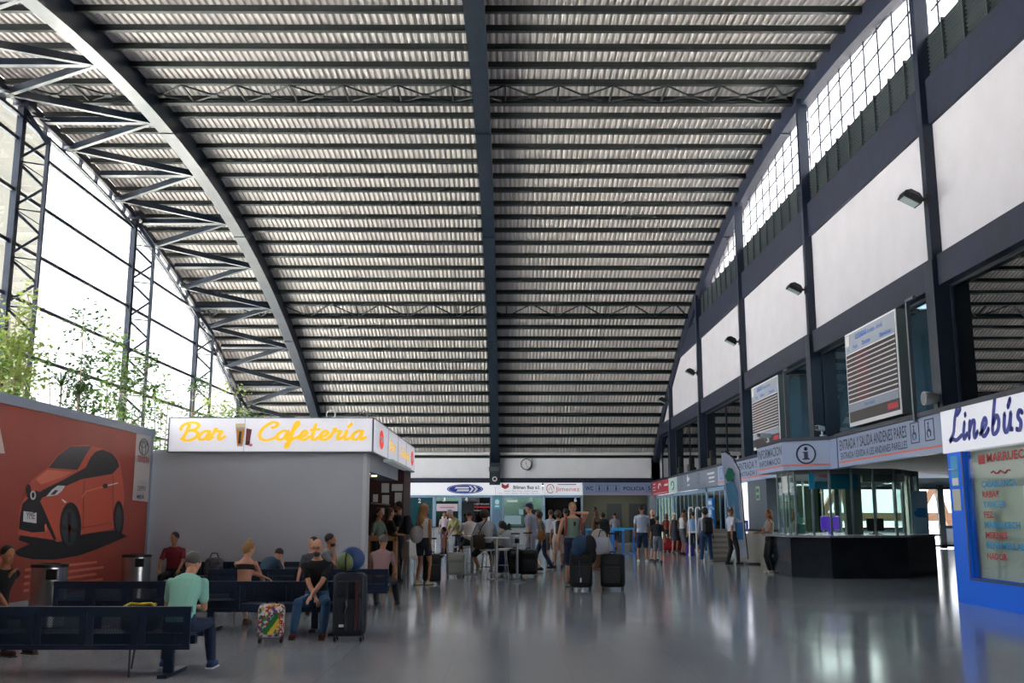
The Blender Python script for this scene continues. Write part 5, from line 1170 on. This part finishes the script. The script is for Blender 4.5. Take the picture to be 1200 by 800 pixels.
# ================================================================ PEOPLE
SKIN = {'l': mat('skin_light', '#c08c72', .55), 'm': mat('skin_tan', '#9a6749', .55), 'd': mat('skin_brown', '#6e4630', .55)}
HAIRM = {'black': mat('hair_black', '#15110f', .6), 'brown': mat('hair_brown', '#3a261a', .6), 'blond': mat('hair_blond', '#8c6a3c', .6), 'grey': mat('hair_grey', '#4b4a49', .6), 'white': mat('hair_white', '#9c9a96', .6), 'red': mat('hair_red', '#6a3218', .6)}
_CM = {}
def cloth(h):
    if h not in _CM: _CM[h] = mat('cloth_'+h[1:], h, .85, bump=.12, nscale=18)
    return _CM[h]
def ik(a, b, l1, l2, pole):
    """joint between a and b for bone lengths l1, l2, bent toward pole"""
    d = b-a; L = min(d.length, (l1+l2)*.995)
    if d.length > L: b = a+d.normalized()*L; d = b-a
    n = d.normalized(); x = (l1*l1-l2*l2+L*L)/(2*L); h = math.sqrt(max(l1*l1-x*x, 0))
    p = Vector(pole); p = (p-n*p.dot(n)).normalized()
    return a+n*x+p*h, b
def remesh(b, name, m, parent, vox, smooth=2):
    o = b.build(name, m, parent, True)
    md = o.modifiers.new('r', 'REMESH'); md.mode = 'VOXEL'; md.voxel_size = vox; md.use_smooth_shade = True
    sm = o.modifiers.new('s', 'SMOOTH'); sm.iterations = smooth; sm.factor = .5
    dg = bpy.context.evaluated_depsgraph_get(); me = bpy.data.meshes.new_from_object(o.evaluated_get(dg)); old = o.data
    o.modifiers.clear(); o.data = me; bpy.data.meshes.remove(old)
    if not me.materials: me.materials.append(m)
    for p in me.polygons: p.use_smooth = True
    return o
def V(*a): return Vector(a)
def limb(b, P, R, n=12):
    b.tube(P, R, n)
    for p, r in zip(P, R): b.ell(p, (r*1.0, r*1.0, r*1.0), n, 8)
def person(x, y, face, label, h=1.74, pose='stand', skin='l', hair='brown', hstyle='short', top=None, tstyle='tee', bot='#1c2740', bstyle='trousers', shoe='#20201f', group=None,
           lean=0.0, hands=None, feet=None, seat=.42, turn=0.0, nod=0.0, build=1.0, vox=.013, sidelean=0.0, hipz=None, poles=None, fem=False, cap=None, beard=None, glasses=False, hasleg=True, z0=0.0, belt=None):
    """local frame: the person looks toward -Y, their left hand is at +X; face = heading in degrees"""
    if pose == 'sit' and seat <= .42: h = h*.87
    s = h/1.75; W = build
    if pose == 'sit':
        hip = V(0, 0, seat+(.09 if seat > .42 else .05)); 
        ft = feet or [V(-.13, -.46, .07), V(.13, -.46, .07)]
    elif pose == 'walk':
        hip = V(0, 0, .92*s); ft = feet or [V(-.09, -.24, .07), V(.09, .26, .1)]
    else:
        hip = V(0, 0, .93*s); ft = feet or [V(-.1, .0, .07), V(.1, .03, .07)]
    if hipz: hip.z = hipz
    ft = [V(*f) for f in ft]
    ld = V(math.sin(sidelean), -math.sin(lean), math.cos(lean)).normalized()
    mid_ = hip+V(math.sin(sidelean*.6), -math.sin(lean*.7), math.cos(lean*.7)).normalized()*.255*s
    chest = mid_+ld*.215*s; neck = chest+V(math.sin(sidelean)*.8, -math.sin(lean*1.15), math.cos(lean*1.15)).normalized()*.12*s
    hd = V(math.sin(turn)*.03, -math.sin(lean*.5+nod)-.08, math.cos(lean*.5+nod)).normalized()
    headc = neck+hd*.15*s
    R = Matrix.Rotation(turn, 3, 'Z')@Matrix.Rotation(-(lean*.3+nod), 3, 'X').inverted() if False else Matrix.Rotation(turn, 3, 'Z')@Matrix.Rotation((lean*.3+nod), 3, 'X')
    sw = (.165 if fem else .19)*W*s; hw = (.1 if fem else .095)*s
    up_ = (neck-chest).normalized(); sh = [chest+V(-sw*.97, 0, 0)+up_*.008*s, chest+V(sw*.97, 0, 0)+up_*.008*s]
    hp = [hip+V(-hw, 0, -.03), hip+V(hw, 0, -.03)]
    H = hands or [V(-.25, -.06, hip.z-.1*s), V(.25, -.06, hip.z-.1*s)]
    arms = []
    for i in (0, 1):
        pl = (poles[i] if poles else V((-.4, .45)[0]*1 if i == 0 else .4, .6, -.3))
        e, wv = ik(sh[i], V(*H[i]), .28*s, .25*s, pl); arms.append((sh[i], e, wv))
    legs = []
    for i in (0, 1):
        kn, an = ik(hp[i], ft[i], .43*s, .42*s, V((-.25 if i == 0 else .25) if pose == 'sit' else 0, -1, .4 if pose == 'sit' else 0)); legs.append((hp[i], kn, an))
    def torso(b, g, lo=0, hi=1, neckon=True):
        P = [hip+V(0, 0, -.09*s), hip, hip.lerp(mid_, .6), mid_, mid_.lerp(chest, .6), chest, chest.lerp(neck, .5), chest.lerp(neck, .8), neck]
        bx = [.1, .16 if not fem else .165, .145 if not fem else .13, .142 if not fem else .122, .165 if not fem else .145, .185 if not fem else .16, .148 if not fem else .125, .088, .06]
        by = [.09, .115, .1, .098, .115, .112, .088, .068, .055]
        rings = []
        for j in range(len(P)):
            if j < lo or j > len(P)-1-hi: continue
            d = (P[min(j+1, len(P)-1)]-P[max(j-1, 0)]).normalized(); fwd = V(1, 0, 0).cross(d).normalized(); lat = d.cross(fwd)*-1
            lat = V(1, 0, 0); rx = bx[j]*W*s+g; ry = by[j]*(W**1.5)*s+g
            rings.append([P[j]+lat*math.cos(q)*rx+fwd*math.sin(q)*ry for q in [2*PI*k/18 for k in range(18)]])
        b.loft(rings)
    root = None
    # body
    b = MB(); torso(b, -.004, 0, 0)
    b.tube([neck.lerp(chest, .3), neck.lerp(headc, .6)], [.06*s, .052*s], 12)
    hc = headc
    b.ell(hc+R@V(0, .005, .02)*s, (.08*s, .1*s, .108*s), 16, 12, R); b.ell(hc+R@V(0, -.028, -.05)*s, (.058*s, .066*s, .07*s), 14, 10, R)
    b.ell(hc+R@V(0, -.098, -.005)*s, (.013*s, .018*s, .026*s), 8, 6, R)
    for sx in (-1, 1): b.ell(hc+R@V(sx*.076, .008, -.005)*s, (.012*s, .02*s, .032*s), 8, 6, R)
    for i, (a, e, wv) in enumerate(arms):
        k = (.92 if fem else 1)*(.5+.5*W)
        b.ell(a, (.055*s*k,)*3, 12, 8)
        limb(b, [a, a.lerp(e, .5), e, e.lerp(wv, .35), wv], [.048*s*k, .045*s*k, .037*s*k, .038*s*k, .025*s*k])
        d = (wv-e).normalized(); side = d.cross(V(0, 0, 1) if abs(d.z) < .8 else V(0, 1, 0)).normalized(); nn = side.cross(d)
        pc = wv+d*.045*s; m3 = Matrix((side, nn, d)).transposed()
        b.ell(pc, (.038*s, .017*s, .052*s), 10, 8, m3)
        for f, (o_, l_) in enumerate(((-.028, .062), (-.01, .074), (.009, .07), (.027, .055))):
            p0 = pc+side*o_*s+d*.035*s; p1 = p0+d*l_*.5*s-nn*.008*s; p2 = p1+d*l_*.42*s-nn*.022*s; b.tube([p0, p1, p2], [.0095*s, .009*s, .0075*s], 6)
        sg = 1 if i == 0 else -1
        p0 = pc+side*sg*.03*s-d*.01*s; b.tube([p0, p0+side*sg*.025*s+d*.025*s, p0+side*sg*.028*s+d*.055*s], [.012*s, .011*s, .008*s], 6)
    if hasleg:
        for i, (a, kn, an) in enumerate(legs):
            k = .5+.5*W
            limb(b, [a, a.lerp(kn, .5), kn, kn.lerp(an, .35), an], [.082*s*k, .07*s*k, .052*s, .052*s*k, .034*s])
            b.ell(an+V(0, -.05, -.035), (.035*s, .095*s, .028*s), 10, 6)
    root = remesh(b, 'person', SKIN[skin], None, vox)
    root.location = (x, y, z0); root.rotation_euler = (0, 0, math.radians(face)); tag(root, label, 'person', group)
    # shirt
    if top:
        b = MB(); torso(b, .012 if tstyle != 'loose' else .028, 1 if tstyle != 'bare' else 4, {'bare': 3, 'tank': 2}.get(tstyle, 1))
        if tstyle in ('tee', 'polo', 'loose', 'long'):
            for a, e, wv in arms:
                k = (.92 if fem else 1)*(.5+.5*W); q = e if tstyle == 'long' else a.lerp(e, .62)
                pts = [a, q]; rr = [.06*s*k, .056*s*k]
                if tstyle == 'long': pts.append(e.lerp(wv, .85)); rr.append(.042*s)
                limb(b, pts, rr)
        remesh(b, 'shirt', cloth(top), root, vox)
    if bot and hasleg:
        b = MB(); g = .014
        P = [hip+V(0, 0, -.1*s), hip+V(0, 0, 0), hip.lerp(mid_, .45)]
        b.loft([[p+V(math.cos(q)*rx, math.sin(q)*ry, 0) for q in [2*PI*k/18 for k in range(18)]] for p, rx, ry in zip(P, ((.13*W)*s, (.168*W)*s+g, (.148*W)*s+g), (.1*W*s, .118*(W**1.5)*s+g, .103*(W**1.5)*s+g))])
        cut = {'trousers': 1.0, 'shorts': .52, 'mini': .28, 'capri': .75, 'skirt': 0}[bstyle]
        if bstyle == 'skirt':
            kc = (legs[0][1]+legs[1][1])/2+V(0, 0, .05)
            b.loft([[p+V(math.cos(q)*rx, math.sin(q)*ry, 0) for q in [2*PI*k/18 for k in range(18)]] for p, rx, ry in ((hip+V(0, 0, .03), .17*s*W, .125*s*W), (hip.lerp(kc, .5), .2*s*W, .16*s*W), (kc, .2*s*W, .18*s*W))])
        else:
            for a, kn, an in legs:
                k = .5+.5*W
                if cut > .9: pts = [a, a.lerp(kn, .5), kn, kn.lerp(an, .5), an+(kn-an).normalized()*.03]; rr = [.095*s*k, .086*s*k, .068*s, .066*s, .055*s]
                elif cut > .7: pts = [a, a.lerp(kn, .5), kn, kn.lerp(an, .4)]; rr = [.095*s*k, .086*s*k, .068*s, .06*s]
                else: pts = [a, a.lerp(kn, cut*.9), a.lerp(kn, min(cut*1.75, .98))] ; rr = [.097*s*k, .092*s*k, .085*s*k]
                limb(b, pts, rr)
        remesh(b, 'trousers' if cut > .9 else ('skirt' if bstyle == 'skirt' else 'shorts'), cloth(bot), root, vox)
    # shoes
    if shoe and hasleg:
        for i, (a, kn, an) in enumerate(legs):
            b = MB(); c = an+V(0, -.045, -.035)
            b.rbox(c+V(0, 0, -.0), (.088*s, .26*s, .07), .032); b.ell(an+V(0, .01, -.01), (.043*s, .05*s, .045), 10, 8)
            so_ = b.build('shoe', cloth(shoe), root, True)
            if vox < .012: MB().rbox(c+V(0, 0, -.031), (.094*s, .27*s, .02), .01).build('sole', M_SWHITE if shoe == '#27406a' else M_BLACK, so_)
    # hair
    def hp_(v): return hc+R@(Vector(v)*s)
    if hstyle != 'bald':
        b = MB(); hm = HAIRM[hair]
        b.ell(hp_((0, .022, .042)), (.089*s, .102*s, .1*s), 16, 12, R)
        if hstyle in ('bob', 'long', 'pony', 'bun', 'fuzzy'): b.ell(hp_((0, .04, -.0)), (.085*s, .085*s, .105*s), 14, 10, R)
        if hstyle == 'bob': b.ell(hp_((0, .045, -.05)), (.095*s, .08*s, .11*s), 14, 10, R)
        if hstyle == 'fuzzy': b.ell(hp_((0, .03, .02)), (.12*s, .12*s, .13*s), 14, 10, R)
        if hstyle == 'long': b.tube([hp_((0, .06, -.02)), hp_((0, .085, -.15)), neck+V(0, .09, -.12*s), neck+V(0, .1, -.3*s)], [(.085*s, .05*s), (.09*s, .045*s), (.1*s, .04*s), (.06*s, .025*s)], 12)
        if hstyle == 'pony': b.tube([hp_((0, .09, .04)), hp_((0, .14, -.02)), hp_((0, .13, -.16))], [.03*s, .035*s, .015*s], 8)
        if hstyle == 'bun': b.ell(hp_((0, .05, .135)), (.045*s, .045*s, .04*s), 10, 8)
        remesh(b, 'hair', hm, root, vox)
    if beard:
        b = MB().ell(hp_((0, -.036, -.075)), (.058*s, .066*s, .052*s), 12, 8, R); b.build('beard', HAIRM[beard], root, True)
    if cap:
        b = MB().ell(hp_((0, .01, .065)), (.09*s, .104*s, .082*s), 16, 10, R).ell(hp_((0, -.12, .05)), (.07*s, .07*s, .012*s), 12, 6, R); b.build('cap', cloth(cap), root, True)
    if vox < .012 or glasses:
        b = MB()
        for sx in (-1, 1): b.ell(hp_((sx*.03, -.082, .012)), (.012*s, .008*s, .008*s), 8, 6, R)
        b.build('eyes', mat('eye_dark', '#15110f', .3), root, True)
        MB().ell(hp_((0, -.088, -.048)), (.024*s, .01*s, .007*s), 8, 6, R).build('mouth', mat('lip', '#8a4a42', .5), root, True)
    if glasses:
        b = MB()
        for sx in (-1, 1): b.tube([hp_((sx*.033+.024*math.cos(q), -.1, .012+.018*math.sin(q))) for q in [2*PI*k/12 for k in range(13)]], .004*s, 5)
        b.tube([hp_((-.01, -.103, .014)), hp_((.01, -.103, .014))], .003, 5); b.build('spectacles', M_BLACK, root)
    root['_n'] = 0; del root['_n']
    return root

F = .007
# ---- seated people around the benches
person(gx(374, 13.3), 13.33, 4, 'bald bearded man in black shirt and jeans sitting on the short bench facing the camera', 1.78, 'sit', 'l', 'grey', 'bald', '#1d1f22', 'polo', '#2f5278', 'trousers', '#5a241c', lean=.22, nod=.05, turn=-.12,
       hands=[V(.03, -.28, .45), V(-.04, -.30, .51)], feet=[V(-.24, -.36, .07), V(.13, -.4, .07)], vox=F, beard='grey', glasses=True, poles=[V(-.8, .3, -.3), V(.8, .3, -.3)])
for i in (0, 1):
    pass
person(gx(221, 10.25), 10.14, 180, 'man in mint green shirt and jeans hunched on the front bench, seen from behind', 1.78, 'sit', 'l', 'grey', 'short', '#8fcbbd', 'tee', '#1b2c48', 'trousers', '#27406a', lean=.55, nod=.35,
       hands=[V(-.06, -.38, .6), V(.08, -.4, .62)], feet=[V(-.23, -.36, .07), V(.26, -.42, .07)], vox=F, poles=[V(-.25, .3, -.7), V(.3, .3, -.7)], turn=-.5)
person(gx(3, 11.7), 11.7, 60, 'person at the left edge resting their chin on a hand, partly cut by the frame', 1.7, 'sit', 'm', 'black', 'short', '#14161a', 'tee', '#2b2620', 'trousers', '#3a2a20', lean=.3, hands=[V(-.1, -.4, .5), V(.02, -.2, .86)], vox=.01)
person(gx(205, 19.1), 19.2, 8, 'man in a dark red shirt sitting against the grey cafe wall', 1.76, 'sit', 'm', 'black', 'short', '#6a1520', 'tee', '#1a1d22', 'trousers', '#1a1a1a', lean=.12, nod=.1, turn=-.5, hands=[V(-.2, -.3, .55), V(.15, -.34, .55)], vox=.011)
person(gx(290, 14.15), 14.1, 172, 'woman with a blond bun and bare back sitting on the second bench, seen from behind', 1.66, 'sit', 'l', 'blond', 'bun', '#241d22', 'bare', '#2a2a30', 'shorts', '#5a3a2a', lean=.18, nod=.35, turn=-.6, hands=[V(-.2, -.38, .5), V(-.38, -.15, .62)], vox=.011, fem=True)
person(gx(366, 16.5), 16.6, 20, 'dark-haired woman in a grey shirt sitting behind the bald man', 1.66, 'sit', 'l', 'black', 'bob', '#4a5058', 'tee', '#22262c', 'trousers', '#222222', lean=.08, turn=-.9, vox=.012, fem=True)
person(gx(384, 17.35), 17.3, 80, 'dark-haired bearded man sitting beyond the bald man, his hand raised to his chin', 1.76, 'sit', 'm', 'black', 'short', '#70747a', 'tee', '#22262c', 'trousers', '#222222', lean=.12, turn=.2, hands=[V(-.14, -.2, .93), V(.2, -.3, .55)], poles=[V(-.3, -.4, -1), V(.4, .6, -.3)], vox=.012, beard='black', seat=.42)
person(gx(447, 17.3), 17.35, 176, 'grey-haired man in pale pink shirt at the end of the third bench', 1.74, 'sit', 'm', 'grey', 'short', '#8d6f70', 'tee', '#25282a', 'trousers', '#17181a', lean=.3, nod=.2, hands=[V(-.15, -.4, .55), V(.15, -.4, .55)], vox=.011, feet=[V(-.2, -.5, .07), V(.15, -.42, .07)])
person(gx(306, 17.4), 17.45, 150, 'slumped person in blue on the third bench, half hidden by the woman with the bun', 1.65, 'sit', 'l', 'brown', 'short', '#2a4a60', 'tee', '#22262c', 'trousers', '#222222', lean=.95, nod=.4, hands=[V(-.1, -.45, .7), V(.1, -.5, .7)], vox=.013)
# ---- at the cafe
person(gx(441, 21.9), 22.3, 60, 'dark-haired woman in a grey-green top at the cafe opening', 1.66, 'stand', 'm', 'black', 'pony', '#56665c', 'tee', '#25282a', fem=True, hands=[V(-.2, -.25, 1.05), V(.15, -.28, 1.05)])
person(gx(455, 23.3), 23.6, 120, 'person in black with long dark hair leaning on the cafe counter', 1.68, 'stand', 'm', 'brown', 'long', '#17181b', 'tee', '#1a1c20', fem=True, hands=[V(-.15, -.3, 1.1), V(.15, -.3, 1.1)])
person(gx(467, 24.2), 24.2, -70, 'bearded man in dark navy clothes with a backpack standing at the cafe counter', 1.82, 'stand', 'm', 'black', 'short', '#141a26', 'tee', '#141b2a', hands=[V(-.2, -.35, 1.1), V(.2, -.35, 1.15)], beard='black')
backpack((gx(476, 24.3)+.02, 24.25, 1.32), 100, M_LBK, 'black backpack worn by the bearded man at the cafe counter', (.3, .2, .46)).rotation_euler = (0, 0, math.radians(110))
person(gx(497, 23.1), 23.1, 150, 'young woman with long fair hair, white top and denim shorts', 1.76, 'stand', 'm', 'blond', 'long', '#b9b4ae', 'tank', '#1b2233', 'mini', '#b8a890', fem=True, hands=[V(-.2, .02, .8), V(.2, -.02, .82)], turn=-.8, vox=.011, feet=[V(-.08, -.08, .07), V(.1, .1, .07)])
b = MB().ell((0, 0, 0), (.16, .2, .2), 12, 8); o = b.build('shoulder_bag', cloth('#8f8b8c'), None, True); o.location = (gx(489, 23.1), 22.95, 1.12); tag(o, 'grey-white cloth bag slung at the side of the long-haired woman', 'bag')
# ---- tables
person(gx(522, 29), 29.0, -80, 'bare-shouldered child in a red-brown top sitting on a white chair', 1.35, 'sit', 'm', 'black', 'short', '#8a4a38', 'tank', '#1b2233', 'shorts', '#222222', seat=.47, lean=.1)
person(gx(539, 29.5), 29.5, -60, 'white-haired man in a pale yellow shirt bending over a table', 1.76, 'stand', 'l', 'white', 'short', '#b3b078', 'tee', '#16213a', lean=.45, nod=.4, hands=[V(-.2, -.5, .85), V(.1, -.5, .88)])
person(gx(519, 45), 46, 10, 'distant person in a pinkish white top inside the ticket hall by the green panel', 1.7, 'stand', 'm', 'black', 'short', '#b9a6ae', 'tee', '#2a4a80', fem=True)
person(gx(551, 27.9), 27.9, 190, 'man in a white shirt sitting on a bar stool, back to the camera', 1.74, 'sit', 'l', 'brown', 'short', '#c4bdbd', 'tee', '#1c1e24', 'shorts', '#a8a49c', seat=.74, lean=.25, nod=.2, hands=[V(-.2, -.4, 1.0), V(.2, -.35, 1.0)], feet=[V(-.15, -.25, .32), V(.15, -.25, .32)])
person(gx(571, 25.4), 25.4, 200, 'dark-haired man in grey shirt with a brown shoulder bag, on a bar stool', 1.8, 'sit', 'm', 'brown', 'fuzzy', '#8b8f96', 'long', '#15181c', 'shorts', '#a89a88', seat=.75, lean=.3, nod=.3, hands=[V(-.25, -.42, 1.05), V(.2, -.42, 1.05)], feet=[V(-.25, -.32, .2), V(.2, -.05, .25)])
t = empty('shoulder_bag', (gx(562, 25.3), 25.2, .92), 0, 'brown shoulder bag hanging behind the man on the bar stool', 'bag')
MB().rbox((0, -.12, 0), (.3, .1, .34), .05).build('pouch', cloth('#3a2c22'), t, True); MB().tube([(-.02, -.13, .15), (.06, -.17, .35), (.2, -.13, .55)], .016, 5).build('strap', cloth('#3a2c22'), t)
person(gx(588, 29.5), 29.5, 200, 'woman with light brown hair at the far table behind the small plant', 1.62, 'sit', 'l', 'brown', 'fuzzy', '#8f8a80', 'tee', '#2b2f36', seat=.5, fem=True)
# ---- middle
person(gx(623, 28.8), 28.8, -100, 'tall man in a purple cap and long pale grey shirt walking to the right', 1.86, 'walk', 'l', 'grey', 'short', '#8790a0', 'loose', '#7d8592', 'capri', '#2a2a2a', cap='#37306a', lean=.1, hands=[V(-.25, .1, .85), V(.22, -.1, .85)], build=1.15)
person(gx(636, 29.6), 29.8, -80, 'person in dark jeans behind the man in the purple cap, carrying a tan bag', 1.66, 'walk', 'm', 'brown', 'fuzzy', '#55504c', 'tee', '#1c2a40', lean=.2)
o = MB().rbox((0, 0, 0), (.26, .16, .26), .06).build('tan_bag', cloth('#8a5a2c'), None, True); o.location = (gx(634, 29.4), 29.5, .98); tag(o, 'tan leather bag carried behind the man in the purple cap', 'bag')
person(gx(654, 30.5), 30.5, 172, 'brown-haired woman in a white top and pale shorts with a black backpack, seen from behind', 1.66, 'stand', 'm', 'brown', 'fuzzy', '#b4b4ba', 'tee', '#b0988e', 'shorts', '#222222', fem=True)
backpack((gx(656, 30.3), 30.3, 1.2), PI*0, M_LBK, 'black backpack on the back of the brown-haired woman in white', (.27, .18, .42))
person(gx(663, 31.2), 31.2, 190, 'dark-haired person with a backpack in the queue, standing left of the man in green', 1.72, 'stand', 'm', 'black', 'short', '#8c99a8', 'tee', '#3a3630')
backpack((gx(664, 31), 31.0, 1.22), 0, cloth('#20242a'), 'dark backpack on the person standing left of the man in green', (.28, .18, .44))
person(gx(646, 33), 33.5, 180, 'person further back in the queue in a pale top, behind the brown-haired woman', 1.7, 'stand', 'm', 'brown', 'short', '#9aa0a8', 'tee', '#4a4038', 'shorts')
gm = person(gx(671, 22.6), 22.6, 6, 'man in a grey-green shirt covering his face with his hand, behind the black trolley case', 1.78, 'stand', 'l', 'blond', 'short', '#6d8578', 'tank', '#1a2644', 'shorts', '#8a8880', build=1.18, vox=.011,
       hands=[V(-.34, -.02, .86), V(.05, -.18, 1.6)], poles=[V(-.6, .5, -.2), V(1, -.1, -.12)], feet=[V(-.14, 0, .07), V(.14, .02, .07)])
MB().tube([(-.17, -.13, 1.5), (-.17, -.16, 1.35), (-.19, -.13, 1.1)], .022, 6).tube([(.17, -.13, 1.5), (.17, -.16, 1.35), (.19, -.13, 1.1)], .022, 6).build('red_shoulder_strap', cloth('#9a2a2c'), gm)
MB().rbox((.02, -.165, 1.36), (.05, .02, .09), .01).build('sunglasses', M_BLACK, gm)
person(gx(698, 29.5), 29.5, 60, 'tanned dark-haired woman in a dark strap top with a round white bag', 1.72, 'stand', 'd', 'black', 'bun', '#1d2128', 'bare', '#6f4a34', 'trousers', '#6a3a2a', fem=True, turn=-.5)
o = MB().lathe([(0, -.05), (.2, -.04), (.22, 0), (.2, .04), (0, .05)], n=20).build('round_bag', cloth('#b4aca8'), None, True); MB().tube([(-.1, -.19, 0), (-.12, -.5, 0), (.02, -.52, .3)], .012, 5).build('strap', cloth('#3a342f'), o); o.rotation_euler = (-PI/2, 0, 0); o.location = (gx(701, 29.1), 29.0, .96); tag(o, 'round off-white bag carried by the tanned woman', 'bag')
backpack((gx(706, 30), 30.0, 1.15), 0, cloth('#1a1c20'), 'large dark backpack beside the tanned woman', (.4, .25, .6)); 
person(gx(706.5, 30.3), 30.35, 200, 'person in dark clothes hidden behind the large dark backpack', 1.6, 'stand', 'm', 'black', 'short', '#191c22', 'tee', '#20242c')
person(gx(722, 47), 47.5, 190, 'distant man in a patterned grey shirt and blue shorts walking into the corridor', 1.7, 'walk', 'm', 'black', 'short', '#8b8794', 'tee', '#24406a', 'shorts', lean=.15)
# ---- right middle queue
person(gx(752, 34.6), 34.6, 176, 'man in light grey t-shirt and denim shorts standing with his back to the camera', 1.86, 'stand', 'm', 'black', 'short', '#9aa2b4', 'loose', '#17294a', 'shorts', '#c8c6c0', feet=[V(-.14, 0, .07), V(.14, 0, .07)], vox=.012)
person(gx(764.5, 35.4), 35.4, 30, 'bald man in dark clothes talking to the man in light grey', 1.72, 'stand', 'l', 'grey', 'bald', '#1c1a20', 'tee', '#4a4038', 'shorts', '#222222', beard='grey')
person(gx(770.5, 33.6), 33.7, 168, 'boy in a black t-shirt and grey shorts standing by the bald man', 1.5, 'stand', 'm', 'black', 'short', '#141a26', 'tee', '#6a7080', 'shorts', '#151515')
person(gx(783, 45), 45.5, 190, 'red-haired person with an orange bag near the red suitcase', 1.62, 'stand', 'm', 'red', 'bob', '#8a4030', 'tee', '#2a2a30', fem=True)
person(gx(788.5, 44.6), 44.3, 10, 'woman in a white sun hat and dark patterned dress beside the red suitcase', 1.66, 'stand', 'l', 'grey', 'short', '#4a4a58', 'tank', '#3f4350', 'skirt', '#6a5a48', fem=True, cap='#d2d0cc')
person(gx(799.5, 41.5), 41.5, 100, 'man in a white tank top and grey shorts looking down at his hands', 1.78, 'stand', 'm', 'black', 'short', '#c8c8cc', 'tank', '#555a64', 'shorts', '#1c1c1c', nod=.4, hands=[V(-.12, -.35, 1.15), V(.12, -.35, 1.15)])
person(gx(804, 43), 43.2, -60, 'person in dark blue facing the man in the white tank top', 1.66, 'stand', 'm', 'grey', 'short', '#2c4468', 'tee', '#3a3634', 'shorts')
person(gx(812, 40.6), 40.6, 176, 'dark-haired woman in a light blue shirt and black shorts, seen from behind', 1.66, 'stand', 'l', 'black', 'short', '#7fa0c8', 'loose', '#15181c', 'shorts', '#c2bfb8', fem=True, build=1.15, feet=[V(-.18, 0, .07), V(.18, 0, .07)])
o = MB().rbox((0, 0, .25), (.36, .25, .5), .08).build('violet_bag', cloth('#4a3a8c'), None, True); o.location = (gx(812, 40.2)+.02, 41.2, 0); tag(o, 'violet-blue bag on the floor in front of the woman in light blue', 'bag')
person(gx(826.5, 34.8), 34.8, 170, 'dark-haired person in a pale shirt and blue jeans with a large black backpack', 1.78, 'stand', 'm', 'black', 'fuzzy', '#a8a8b0', 'long', '#20406e', 'trousers', '#9a9a98', feet=[V(-.17, 0, .07), V(.17, .05, .07)], vox=.012)
backpack((gx(829.5, 34.5), 34.55, 1.22), 0, M_LBK, 'large black backpack on the person in blue jeans', (.36, .24, .58))
person(gx(857, 33.0), 33.0, 100, 'guard in a white short-sleeved shirt and black trousers standing before the feather flag', 1.79, 'stand', 'm', 'grey', 'short', '#c6c6d4', 'tee', '#121418', 'trousers', '#101010', hands=[V(-.3, .14, .85), V(.22, -.32, .95)], feet=[V(-.16, -.12, .07), V(.14, .12, .07)], vox=.012, build=1.05, lean=-.05)
person(gx(901, 27.8), 27.8, -80, 'woman in a long beige top and black trousers leaning at the information desk', 1.66, 'stand', 'm', 'red', 'bob', '#8d8480', 'tank', '#15181c', 'trousers', '#b8b0a8', fem=True, hands=[V(-.15, -.32, 1.08), V(.15, -.34, 1.08)], vox=.012)
person(gx(948, 27.6), 28.3, 0, 'fair-haired clerk in black sitting inside the information desk', 1.62, 'sit', 'l', 'blond', 'bob', '#15171b', 'tee', '#15171b', seat=.5, fem=True)
